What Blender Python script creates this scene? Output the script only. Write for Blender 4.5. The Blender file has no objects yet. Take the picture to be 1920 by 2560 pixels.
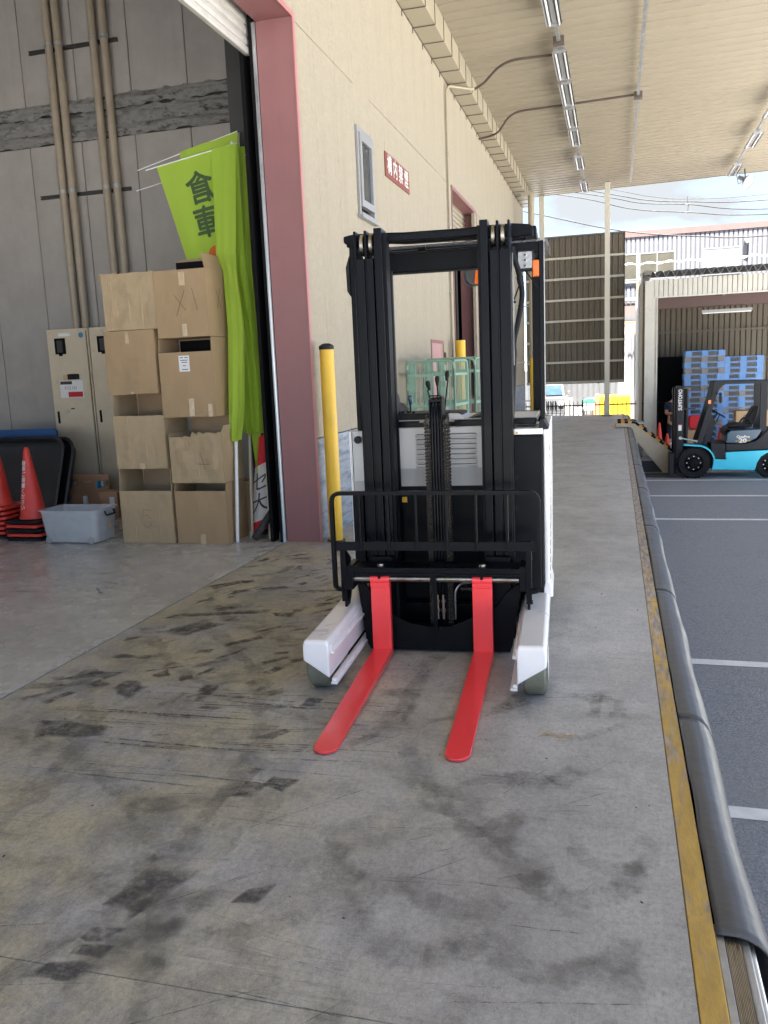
import bpy, bmesh, math, random
from mathutils import Vector, Matrix, noise
R = math.radians
random.seed(7)
scn = bpy.context.scene
COL = scn.collection

# ---------------------------------------------------------------- camera
cam_d = bpy.data.cameras.new('camera')
cam = bpy.data.objects.new('camera', cam_d); COL.objects.link(cam)
cam_d.sensor_fit = 'HORIZONTAL'; cam_d.sensor_width = 36.0
cam_d.lens = 36.0 * 2095.48 / 1920.0
cam_d.clip_start = 0.05; cam_d.clip_end = 2000
PITCH, ROLL, YAW = -0.166971941, -0.0423425979, -0.272599926
Fw = Vector((math.sin(YAW) * math.cos(PITCH), math.cos(YAW) * math.cos(PITCH), math.sin(PITCH)))
Rt = Vector((math.cos(YAW), -math.sin(YAW), 0)); Up = Rt.cross(Fw)
R2 = Rt * math.cos(ROLL) + Up * math.sin(ROLL); U2 = Up * math.cos(ROLL) - Rt * math.sin(ROLL)
cam.matrix_world = Matrix(((R2.x, U2.x, -Fw.x, 0), (R2.y, U2.y, -Fw.y, 0), (R2.z, U2.z, -Fw.z, 1.45), (0, 0, 0, 1)))
scn.camera = cam

# ---------------------------------------------------------------- sky, sun, exposure
SUN_EL, SUN_ROT = R(68), R(178)
W = bpy.data.worlds.new('World'); scn.world = W; W.use_nodes = True
nt = W.node_tree; nt.nodes.clear()
o = nt.nodes.new('ShaderNodeOutputWorld'); bg = nt.nodes.new('ShaderNodeBackground'); bg.inputs[1].default_value = 0.05
sky = nt.nodes.new('ShaderNodeTexSky'); sky.sky_type = 'NISHITA'; sky.sun_disc = False
sky.sun_elevation = SUN_EL; sky.sun_rotation = SUN_ROT; sky.altitude = 1000; sky.dust_density = .05; sky.air_density = .6; sky.ozone_density = 1.2
tc = nt.nodes.new('ShaderNodeTexCoord'); mp = nt.nodes.new('ShaderNodeMapping'); mp.inputs['Scale'].default_value = (1, 1, 2.6)
nz = nt.nodes.new('ShaderNodeTexNoise'); nz.inputs['Scale'].default_value = 3.2; nz.inputs['Detail'].default_value = 7; nz.inputs['Roughness'].default_value = .58
rp = nt.nodes.new('ShaderNodeValToRGB'); rp.color_ramp.elements[0].position = .4; rp.color_ramp.elements[1].position = .62
mx = nt.nodes.new('ShaderNodeMix'); mx.data_type = 'RGBA'; mx.inputs['B'].default_value = (1.28, 1.36, 1.44, 1)
nt.links.new(tc.outputs['Generated'], mp.inputs[0]); nt.links.new(mp.outputs[0], nz.inputs[0]); nt.links.new(nz.outputs[0], rp.inputs[0])
nt.links.new(rp.outputs[0], mx.inputs['Factor']); nt.links.new(sky.outputs[0], mx.inputs['A']); nt.links.new(mx.outputs['Result'], bg.inputs[0]); nt.links.new(bg.outputs[0], o.inputs[0])
sd = bpy.data.lights.new('sun', 'SUN'); sd.energy = 5.0; sd.angle = R(.55); sd.color = (1, .955, .89)
sun = bpy.data.objects.new('sun', sd); COL.objects.link(sun); sun.location = (0, -20, 30)
sv = Vector((math.sin(SUN_ROT) * math.cos(SUN_EL), math.cos(SUN_ROT) * math.cos(SUN_EL), math.sin(SUN_EL)))
sun.rotation_euler = (-sv).to_track_quat('-Z', 'Y').to_euler()
scn.render.engine = 'CYCLES'
vs = scn.view_settings; vs.view_transform = 'Standard'; vs.look = 'None'; vs.gamma = 1; vs.use_curve_mapping = False
vs.exposure = 3.66
scn.cycles.use_denoising = True
scn.cycles.max_bounces = 10; scn.cycles.diffuse_bounces = 6; scn.cycles.transparent_max_bounces = 24
scn.cycles.sample_clamp_indirect = 6

# ---------------------------------------------------------------- helpers
MATS = {}
def mat(name, col, rough=.5, metal=0, var=.12, scale=5, bump=0, bscale=80, coat=0, dark=None, dscale=2, dlo=.55, dhi=.75, stretch=(1, 1, 1), spec=.5, coords='Object', rv=.08, streak=None):
    """procedural material: base colour with noise variation, optional second (wear) colour in patches, optional bump"""
    m = bpy.data.materials.new(name); m.use_nodes = True; N = m.node_tree; n = N.nodes; b = n['Principled BSDF']; L = N.links.new
    tc = n.new('ShaderNodeTexCoord'); oi = n.new('ShaderNodeObjectInfo')
    ad = n.new('ShaderNodeVectorMath'); ad.operation = 'MULTIPLY_ADD'; ad.inputs[1].default_value = (1, 1, 1)
    cm = n.new('ShaderNodeMath'); cm.operation = 'MULTIPLY'; cm.inputs[1].default_value = 37.0
    L(oi.outputs['Random'], cm.inputs[0]); L(tc.outputs[coords], ad.inputs[0]); L(cm.outputs[0], ad.inputs[2])
    mp = n.new('ShaderNodeMapping'); mp.inputs['Scale'].default_value = stretch; L(ad.outputs[0], mp.inputs[0])
    z = n.new('ShaderNodeTexNoise'); z.inputs['Scale'].default_value = scale; z.inputs['Detail'].default_value = 8; z.inputs['Roughness'].default_value = .65
    L(mp.outputs[0], z.inputs[0])
    mr = n.new('ShaderNodeMapRange'); mr.inputs[1].default_value = .3; mr.inputs[2].default_value = .7; mr.inputs[3].default_value = 1 - var; mr.inputs[4].default_value = 1 + var
    L(z.outputs[0], mr.inputs[0])
    mu = n.new('ShaderNodeVectorMath'); mu.operation = 'MULTIPLY'; mu.inputs[0].default_value = col[:3]; L(mr.outputs[0], mu.inputs[1])
    out = mu.outputs[0]
    if dark:
        z2 = n.new('ShaderNodeTexNoise'); z2.inputs['Scale'].default_value = dscale; z2.inputs['Detail'].default_value = 10; z2.inputs['Roughness'].default_value = .7; L(mp.outputs[0], z2.inputs[0])
        r2 = n.new('ShaderNodeMapRange'); r2.inputs[1].default_value = dlo; r2.inputs[2].default_value = dhi; L(z2.outputs[0], r2.inputs[0])
        mi = n.new('ShaderNodeMix'); mi.data_type = 'RGBA'; mi.inputs['B'].default_value = (*dark, 1); L(r2.outputs[0], mi.inputs['Factor']); L(out, mi.inputs['A']); out = mi.outputs['Result']
    if streak:
        ms = n.new('ShaderNodeMapping'); ms.inputs['Scale'].default_value = (5, 5, .16); L(tc.outputs['Object'], ms.inputs[0])
        z4 = n.new('ShaderNodeTexNoise'); z4.inputs['Scale'].default_value = 1.6; z4.inputs['Detail'].default_value = 9; z4.inputs['Roughness'].default_value = .7; L(ms.outputs[0], z4.inputs[0])
        r4 = n.new('ShaderNodeMapRange'); r4.inputs[1].default_value = .52; r4.inputs[2].default_value = .72; r4.inputs[4].default_value = streak[1]; L(z4.outputs[0], r4.inputs[0])
        m4 = n.new('ShaderNodeMix'); m4.data_type = 'RGBA'; m4.inputs['B'].default_value = (*streak[0], 1); L(r4.outputs[0], m4.inputs['Factor']); L(out, m4.inputs['A']); out = m4.outputs['Result']
    L(out, b.inputs['Base Color'])
    rr = n.new('ShaderNodeMapRange'); rr.inputs[1].default_value = .3; rr.inputs[2].default_value = .7; rr.inputs[3].default_value = max(.03, rough - rv); rr.inputs[4].default_value = min(1, rough + rv)
    L(z.outputs[0], rr.inputs[0]); L(rr.outputs[0], b.inputs['Roughness'])
    b.inputs['Metallic'].default_value = metal; b.inputs['Specular IOR Level'].default_value = spec
    if coat: b.inputs['Coat Weight'].default_value = coat; b.inputs['Coat Roughness'].default_value = .12
    if bump:
        z3 = n.new('ShaderNodeTexNoise'); z3.inputs['Scale'].default_value = bscale; z3.inputs['Detail'].default_value = 4; L(mp.outputs[0], z3.inputs[0])
        bp = n.new('ShaderNodeBump'); bp.inputs['Strength'].default_value = min(1, bump); bp.inputs['Distance'].default_value = .01 * max(1, bump); L(z3.outputs[0], bp.inputs['Height']); L(bp.outputs[0], b.inputs['Normal'])
    MATS[name] = m
    return m
def nodes(m): return m.node_tree.nodes, m.node_tree.links.new

WL = {}     # world location of every object's origin (for things without rotation)
class MB:
    def __init__(s): s.v = []; s.f = []
    def add(s, vs, fs):
        k = len(s.v); s.v += [tuple(v) for v in vs]; s.f += [tuple(i + k for i in f) for f in fs]; return s
    def box(s, x0, x1, y0, y1, z0, z1):
        return s.add([(x0, y0, z0), (x1, y0, z0), (x1, y1, z0), (x0, y1, z0), (x0, y0, z1), (x1, y0, z1), (x1, y1, z1), (x0, y1, z1)],
                     [(0, 3, 2, 1), (4, 5, 6, 7), (0, 1, 5, 4), (1, 2, 6, 5), (2, 3, 7, 6), (3, 0, 4, 7)])
    def obox(s, c, sz, M=None):
        k = len(s.v); s.box(-sz[0] / 2, sz[0] / 2, -sz[1] / 2, sz[1] / 2, -sz[2] / 2, sz[2] / 2)
        M = M or Matrix.Identity(3)
        for i in range(k, len(s.v)): s.v[i] = tuple(M @ Vector(s.v[i]) + Vector(c))
        return s
    def bar(s, a, b, w, h, up=(0, 0, 1)):
        a = Vector(a); b = Vector(b); d = (b - a).normalized(); u = Vector(up)
        if abs(d.dot(u)) > .95: u = Vector((1, 0, 0))
        x = d.cross(u).normalized(); y = x.cross(d)
        M = Matrix((x, d, y)).transposed()
        return s.obox((a + b) / 2, (w, (b - a).length, h), M)
    def cyl(s, a, b, r0, r1=None, n=16, caps=True):
        r1 = r0 if r1 is None else r1
        return s.tube([a, b], [r0, r1], n, caps)
    def tube(s, path, r, n=10, caps=True):
        P = [Vector(p) for p in path]; rr = r if isinstance(r, (list, tuple)) else [r] * len(P)
        d = (P[1] - P[0]).normalized(); u = Vector((0, 0, 1)) if abs(d.z) < .9 else Vector((1, 0, 0)); x = d.cross(u).normalized()
        vs = []; fs = []
        for i, p in enumerate(P):
            t = (P[min(i + 1, len(P) - 1)] - P[max(i - 1, 0)]).normalized()
            x = (x - t * x.dot(t)).normalized(); y = t.cross(x)
            for k in range(n):
                a = 2 * math.pi * k / n; vs.append(p + (x * math.cos(a) + y * math.sin(a)) * rr[i])
        for i in range(len(P) - 1):
            for k in range(n):
                k2 = (k + 1) % n; fs.append((i * n + k, i * n + k2, (i + 1) * n + k2, (i + 1) * n + k))
        if caps: fs += [tuple(reversed(range(n))), tuple(range((len(P) - 1) * n, len(P) * n))]
        return s.add(vs, fs)
    def prism(s, poly, ax, a, b):
        """poly: 2D points in the plane normal to axis ax (0: yz, 1: xz, 2: xy), extruded a..b"""
        def mk(p, t): return (t, p[0], p[1]) if ax == 0 else (p[0], t, p[1]) if ax == 1 else (p[0], p[1], t)
        n = len(poly); vs = [mk(p, a) for p in poly] + [mk(p, b) for p in poly]
        fs = [tuple(range(n)), tuple(reversed(range(n, 2 * n)))] + [(i, n + i, n + (i + 1) % n, (i + 1) % n) for i in range(n)]
        return s.add(vs, fs)
    def grid(s, fn, nu, nv, flip=False):
        vs = [fn(i / nu, j / nv) for j in range(nv + 1) for i in range(nu + 1)]
        fs = []
        for j in range(nv):
            for i in range(nu):
                a = j * (nu + 1) + i; q = (a, a + 1, a + nu + 2, a + nu + 1); fs.append(q[::-1] if flip else q)
        return s.add(vs, fs)
    def lathe(s, prof, c, n=24, ax=2):
        vs = []; fs = []
        for r, h in prof:
            for k in range(n):
                a = 2 * math.pi * k / n; p = (r * math.cos(a), r * math.sin(a), h)
                if ax == 0: p = (p[2], p[0], p[1])
                elif ax == 1: p = (p[0], p[2], p[1])
                vs.append((p[0] + c[0], p[1] + c[1], p[2] + c[2]))
        m = len(prof)
        for i in range(m - 1):
            for k in range(n):
                k2 = (k + 1) % n; fs.append((i * n + k, i * n + k2, (i + 1) * n + k2, (i + 1) * n + k))
        return s.add(vs, fs)
    def build(s, name, m, parent=None, world=True, smooth=False, bevel=0, seg=2, label=None, cat=None, group=None, kind=None, loc=None, solid=0):
        me = bpy.data.meshes.new(name)
        off = Vector((0, 0, 0))
        if parent is not None:
            if world: off = WL[parent]
        elif loc is not None: off = Vector(loc)
        else:
            xs = [v[0] for v in s.v]; ys = [v[1] for v in s.v]; zs = [v[2] for v in s.v]
            off = Vector(((min(xs) + max(xs)) / 2, (min(ys) + max(ys)) / 2, min(zs)))
        me.from_pydata([(v[0] - off.x, v[1] - off.y, v[2] - off.z) for v in s.v], [], s.f)
        bm = bmesh.new(); bm.from_mesh(me); bmesh.ops.recalc_face_normals(bm, faces=bm.faces); bm.to_mesh(me); bm.free()
        me.materials.append(m)
        ob = bpy.data.objects.new(name, me); COL.objects.link(ob)
        if parent is not None: ob.parent = parent; WL[ob] = WL.get(parent, Vector((0, 0, 0)))
        else: ob.location = off; WL[ob] = off
        if smooth:
            me.polygons.foreach_set('use_smooth', [True] * len(me.polygons))
            try: me.set_sharp_from_angle(angle=R(38))
            except Exception: pass
        if solid:
            q = ob.modifiers.new('solid', 'SOLIDIFY'); q.thickness = solid; q.offset = 0
        if bevel:
            q = ob.modifiers.new('bevel', 'BEVEL'); q.width = bevel; q.segments = seg; q.limit_method = 'ANGLE'; q.angle_limit = R(35); q.harden_normals = False
        tag(ob, label, cat, group, kind)
        return ob
def tag(ob, label=None, cat=None, group=None, kind=None):
    if label: ob['label'] = label
    if cat: ob['category'] = cat
    if group: ob['group'] = group
    if kind: ob['kind'] = kind
    return ob
def thing(name, loc, label, cat, group=None, rz=0):
    ob = bpy.data.objects.new(name, None); COL.objects.link(ob); ob.location = loc; ob.rotation_euler = (0, 0, rz); ob.empty_display_size = .1
    WL[ob] = Vector(loc)
    return tag(ob, label, cat, group)
def copy_tree(ob, parent=None):
    c = ob.copy(); COL.objects.link(c); c.parent = parent
    for ch in ob.children: copy_tree(ch, c)
    return c
def text2d(body, size=1.0, bold=0.0, align='CENTER', res=3):
    """triangulated glyph outlines as 2D points and faces"""
    cu = bpy.data.curves.new('lettering', 'FONT'); cu.body = body; cu.size = size; cu.offset = bold; cu.align_x = align; cu.align_y = 'CENTER'; cu.resolution_u = res
    ob = bpy.data.objects.new('lettering', cu); COL.objects.link(ob)
    dg = bpy.context.evaluated_depsgraph_get(); me = ob.evaluated_get(dg).to_mesh()
    vs = [(v.co.x, v.co.y) for v in me.vertices]; fs = [tuple(p.vertices) for p in me.polygons]
    bpy.data.objects.remove(ob); bpy.data.curves.remove(cu)
    return vs, fs
def lettering(body, size, fn, m, parent, bold=0.0, name='lettering', world=True, align='CENTER'):
    """glyphs mapped on a surface by fn; strokes are thickened by shifted layers, each a hair further out"""
    vs, fs = text2d(body, size, 0, align)
    b = MB(); sh = [(0, 0)] if not bold else [(0, 0), (bold, 0), (-bold, 0), (0, bold), (0, -bold)]
    for k, (dx, dy) in enumerate(sh):
        out = []
        for x, y in vs:
            p = Vector(fn(x + dx, y + dy)); n_ = (Vector(fn(x + dx + .002, y + dy)) - p).cross(Vector(fn(x + dx, y + dy + .002)) - p).normalized()
            if n_.dot(p - Vector((0, 0, 1.45))) > 0 and world: n_ = -n_
            out.append(p + n_ * .0005 * k)
        b.add(out, fs)
    return b.build(name, m, parent, world)
def rrect(x0, x1, y0, y1, r, n=5):
    P = []
    for cx, cy, a0 in ((x1 - r, y0 + r, -90), (x1 - r, y1 - r, 0), (x0 + r, y1 - r, 90), (x0 + r, y0 + r, 180)):
        for k in range(n + 1):
            a = R(a0 + 90 * k / n); P.append((cx + r * math.cos(a), cy + r * math.sin(a)))
    return P
def arc(cx, cz, r, a0, a1, n=8):
    return [(cx + r * math.cos(R(a0 + (a1 - a0) * k / n)), cz + r * math.sin(R(a0 + (a1 - a0) * k / n))) for k in range(n + 1)]
def smoothpath(pts, n=5):
    P = [Vector(p) for p in pts]; out = []
    for i in range(len(P) - 1):
        a = P[max(i - 1, 0)]; b = P[i]; c = P[i + 1]; d = P[min(i + 2, len(P) - 1)]
        for k in range(n):
            t = k / n; out.append(.5 * ((2 * b) + (c - a) * t + (2 * a - 5 * b + 4 * c - d) * t * t + (3 * b - a - 3 * c + d) * t ** 3))
    out.append(P[-1]); return out
def fillet(pts, r, n=5):
    """polyline with rounded corners"""
    P = [Vector(p) for p in pts]; out = [P[0]]
    for i in range(1, len(P) - 1):
        a, b, c = P[i - 1], P[i], P[i + 1]; d1 = (a - b).normalized(); d2 = (c - b).normalized()
        rr = min(r, (a - b).length * .49, (c - b).length * .49)
        p, q = b + d1 * rr, b + d2 * rr
        for k in range(n + 1):
            t = k / n; out.append(p * (1 - t) ** 2 + b * 2 * t * (1 - t) + q * t * t)
    out.append(P[-1]); return out

# ---------------------------------------------------------------- materials
mat('black_paint', (.0035, .004, .006), .34, var=.25, scale=4, spec=.13)
mat('black_satin', (.005, .0055, .0075), .5, var=.3, scale=9, spec=.15)
mat('black_plastic', (.008, .0085, .011), .55, var=.2, scale=12, bump=.15, bscale=200, spec=.3)
mat('rubber', (.011, .011, .012), .7, var=.25, scale=14, bump=.3, bscale=60, spec=.25)
mat('fork_red', (.95, .06, .065), .3, var=.03, scale=3, coat=.5, rv=.015)
mat('truck_white', (.85, .85, .85), .32, var=.05, scale=3, coat=.3, dark=(.5, .48, .44), dscale=4, dlo=.66, dhi=.95)
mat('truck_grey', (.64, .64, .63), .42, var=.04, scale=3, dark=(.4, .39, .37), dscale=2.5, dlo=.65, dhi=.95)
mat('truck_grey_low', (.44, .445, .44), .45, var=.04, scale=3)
mat('steel_worn', (.38, .35, .3), .38, 1, var=.35, scale=18, dark=(.12, .09, .06), dscale=9, dlo=.5, dhi=.68, stretch=(2, 1, 1))
mat('steel', (.55, .55, .55), .35, 1, var=.15, scale=10)
mat('galvanised', (.42, .43, .44), .5, .85, var=.2, scale=14)
mat('chain_steel', (.055, .05, .044), .45, .85, var=.4, scale=60)
mat('wheel_poly', (.16, .17, .125), .6, var=.15, scale=12, dark=(.11, .11, .09), dscale=10)
mat('orange_lens', (.8, .16, .01), .2, var=.1, scale=20, coat=.4)
mat('lamp_lens', (.36, .365, .37), .25, var=.15, scale=60)
mat('yellow_paint', (.72, .44, .03), .42, var=.1, scale=4, dark=(.3, .2, .05), dscale=5, dlo=.68, dhi=.8)
mat('yellow_scuffed', (.62, .37, .04), .6, var=.18, scale=6, dark=(.13, .1, .085), dscale=5, dlo=.5, dhi=.62, bump=.2, bscale=60, stretch=(3, .7, 1))
mat('cream_wall', (.34, .3, .23), .85, var=.07, scale=14, bump=1.6, bscale=26, dark=(.29, .245, .175), dscale=1.2, dlo=.6, dhi=.95, streak=((.22, .19, .135), .22))
mat('cream_metal', (.34, .3, .22), .45, var=.05, scale=3, dark=(.45, .38, .27), dscale=3, dlo=.66, dhi=.95)
mat('pink_steel', (.25, .11, .11), .5, var=.07, scale=3, streak=((.17, .07, .07), .3), dark=(.22, .09, .09), dscale=3, dlo=.63, dhi=.9)
mat('pink_edge', (.42, .17, .17), .5, var=.07, scale=3)
mat('pink_door', (.45, .24, .25), .5, var=.05, scale=3)
mat('alc_grey', (.36, .335, .31), .9, streak=((.24, .22, .2), .22), var=.1, scale=2.5, bump=.25, bscale=50, dark=(.3, .28, .255), dscale=1.3, dlo=.52, dhi=.8)
mat('bounce_concrete', (.31, .305, .295), .85, var=.12, scale=1)  # pale surface of the added bounce apron
mat('rough_concrete', (.24, .235, .225), .95, var=.5, scale=6, bump=1.5, bscale=14, dark=(.05, .048, .046), dscale=6, dlo=.5, dhi=.64, stretch=(.8, 1, 1.7))
mat('blue_peeled', (.3, .33, .375), .8, var=.25, scale=7, bump=.6, bscale=30, dark=(.17, .2, .25), dscale=5, dlo=.5, dhi=.6, stretch=(1, .5, 3.2))
mat('pipe_beige', (.36, .3, .225), .5, var=.1, scale=5)
mat('locker', (.6, .51, .37), .55, var=.07, scale=5, dark=(.26, .2, .13), dscale=6, dlo=.6, dhi=.85)
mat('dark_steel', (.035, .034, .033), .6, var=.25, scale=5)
mat('dark_ceiling', (.1, .1, .1), .9)
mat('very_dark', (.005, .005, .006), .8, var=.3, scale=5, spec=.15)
mat('shutter_metal', (.55, .54, .5), .4, .25, var=.1, scale=6)
mat('cardboard', (.37, .255, .14), .85, var=.07, scale=5, bump=.2, bscale=40, dark=(.34, .225, .12), dscale=3, dlo=.55, dhi=.85, stretch=(1, 1, .4))
mat('cardboard_pale', (.41, .305, .18), .85, var=.08, scale=6, bump=.25, bscale=50, dark=(.36, .25, .14), dscale=4, dlo=.55, dhi=.8, stretch=(1.5, 1, .4))
mat('cardboard_inside', (.36, .25, .15), .9, var=.1, scale=5, bump=.2, bscale=60)
mat('tape', (.52, .38, .22), .3, var=.08, scale=9)
mat('paper', (.75, .75, .74), .7, var=.04, scale=9)
mat('ink', (.05, .045, .045), .7, var=.2, scale=9)
mat('pencil', (.16, .1, .06), .8, var=.2, scale=9)
mat('flag_green', (.31, .45, .045), .8, var=.06, scale=3, bump=.15, bscale=300)
mat('flag_ink', (.045, .085, .03), .85, var=.15, scale=8)
mat('flag_orange', (.5, .09, .015), .85, var=.1, scale=8)
mat('flag_red', (.5, .02, .03), .85, var=.1, scale=8)
mat('flag_white', (.6, .56, .52), .85, var=.1, scale=8)
mat('pole_white', (.78, .8, .82), .35, var=.04, scale=8)
mat('pole_cream', (.55, .5, .38), .45, var=.08, scale=8)
mat('cone_red', (.62, .045, .03), .45, var=.12, scale=6, dark=(.35, .05, .04), dscale=6, dlo=.6, dhi=.85)
mat('white_print', (.72, .7, .68), .7, var=.06, scale=10)
mat('tray_black', (.03, .028, .03), .5, var=.3, scale=4, dark=(.06, .055, .055), dscale=3)
mat('blue_board', (.01, .075, .23), .5, var=.1, scale=5)
mat('plywood', (.42, .24, .13), .7, var=.12, scale=4, stretch=(.4, 1, 4))
mat('caster_blue', (.05, .22, .38), .4, var=.1, scale=8)
mat('asphalt', (.29, .298, .315), .7, var=.5, scale=70, bump=1.2, bscale=110, dark=(.31, .315, .325), dscale=.7, dlo=.45, dhi=.7)
mat('line_paint', (.82, .82, .8), .7, var=.12, scale=8, dark=(.2, .2, .2), dscale=9, dlo=.6, dhi=.7)
mat('rubber_sheet', (.065, .067, .071), .4, var=.25, scale=5, bump=.2, bscale=14, dark=(.11, .11, .11), dscale=4, dlo=.55, dhi=.8)
mat('deck_cream', (.29, .252, .185), .5, var=.04, scale=2)
mat('light_grey_metal', (.3, .3, .305), .45, .3, var=.08, scale=8)
mat('tube_glass', (.85, .86, .86), .15, var=.02, scale=8)
mat('conduit_brown', (.09, .07, .06), .5, var=.15, scale=8)
mat('post_cream', (.55, .52, .44), .5, var=.05, scale=3)
mat('sheet_brown', (.15, .125, .092), .55, var=.1, scale=3, dark=(.09, .075, .055), dscale=3)
mat('shed_cream', (.55, .53, .47), .6, var=.08, scale=4, dark=(.33, .29, .22), dscale=3, dlo=.6, dhi=.85)
mat('shed_roof', (.17, .165, .155), .85, var=.15, scale=5)
mat('lavender', (.092, .094, .107), .55, var=.04, scale=3)
mat('white_frame', (.75, .76, .78), .45, var=.03, scale=5)
mat('brown_fascia', (.1, .06, .055), .6, var=.05, scale=3)
mat('car_glass', (.02, .04, .06), .12, var=.2, scale=2)
mat('far_hoarding', (.075, .077, .08), .6, var=.06, scale=3)
mat('far_white', (.12, .123, .13), .5, var=.03, scale=5)
mat('edge_worn', (.34, .29, .24), .55, var=.25, scale=7, dark=(.13, .1, .09), dscale=6, dlo=.5, dhi=.66, stretch=(3, .6, 1))
mat('orange_band', (.4, .13, .06), .6, var=.05, scale=3)
mat('teal', (.035, .6, .8), .35, var=.05, scale=3, coat=.4)
mat('navy_paint', (.01, .055, .1), .3, var=.1, scale=3, coat=.4)
mat('charcoal', (.018, .019, .022), .5, var=.2, scale=5, spec=.3)
mat('pallet_grey', (.1, .1, .105), .6, var=.2, scale=4)
mat('pallet_blue', (.035, .19, .5), .55, var=.12, scale=4)
mat('navy_cloth', (.012, .018, .04), .9, var=.2, scale=20, bump=.2)
mat('skin', (.45, .24, .16), .6, var=.06, scale=12)
mat('hair', (.012, .01, .01), .6, var=.2, scale=40)
mat('ramp_beige', (.4, .35, .26), .6, var=.1, scale=5, dark=(.25, .2, .13), dscale=5, dlo=.6, dhi=.8)
mat('hazard_orange', (.55, .27, .04), .6, var=.1, scale=5)
mat('cage_green', (.2, .33, .25), .45, var=.1, scale=6)
mat('white_car', (.1, .103, .108), .3, var=.03, scale=3, coat=.5)
mat('bright_yellow', (.3, .2, .01), .5, var=.06, scale=3)
mat('sign_maroon', (.2, .045, .03), .6, var=.1, scale=4)
mat('wood_brown', (.2, .1, .05), .7, var=.15, scale=5)

def glassy(name, col, rough, mixt, alpha_col=(1, 1, 1)):
    """thin see-through sheet: a gloss/diffuse film over clear transparency"""
    m = bpy.data.materials.new(name); m.use_nodes = True; n, L = nodes(m); b = n['Principled BSDF']
    b.inputs['Base Color'].default_value = (*col, 1); b.inputs['Roughness'].default_value = rough
    t = n.new('ShaderNodeBsdfTransparent'); t.inputs[0].default_value = (*alpha_col, 1); s = n.new('ShaderNodeMixShader'); z = n.new('ShaderNodeTexNoise'); z.inputs['Scale'].default_value = 6
    r = n.new('ShaderNodeMapRange'); r.inputs[3].default_value = mixt - .08; r.inputs[4].default_value = mixt + .08
    L(z.outputs[0], r.inputs[0]); L(r.outputs[0], s.inputs[0]); L(t.outputs[0], s.inputs[1]); L(b.outputs[0], s.inputs[2]); L(s.outputs[0], n['Material Output'].inputs[0]); MATS[name] = m
glassy('clear_bin', (.62, .65, .68), .25, .42)
glassy('wrap_film', (.5, .52, .55), .15, .16)
glassy('window_glass', (.06, .07, .08), .05, .75)
mat('house_glass', (.05, .047, .036), .35, var=.25, scale=1.5, spec=.3)
M = MATS

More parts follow.
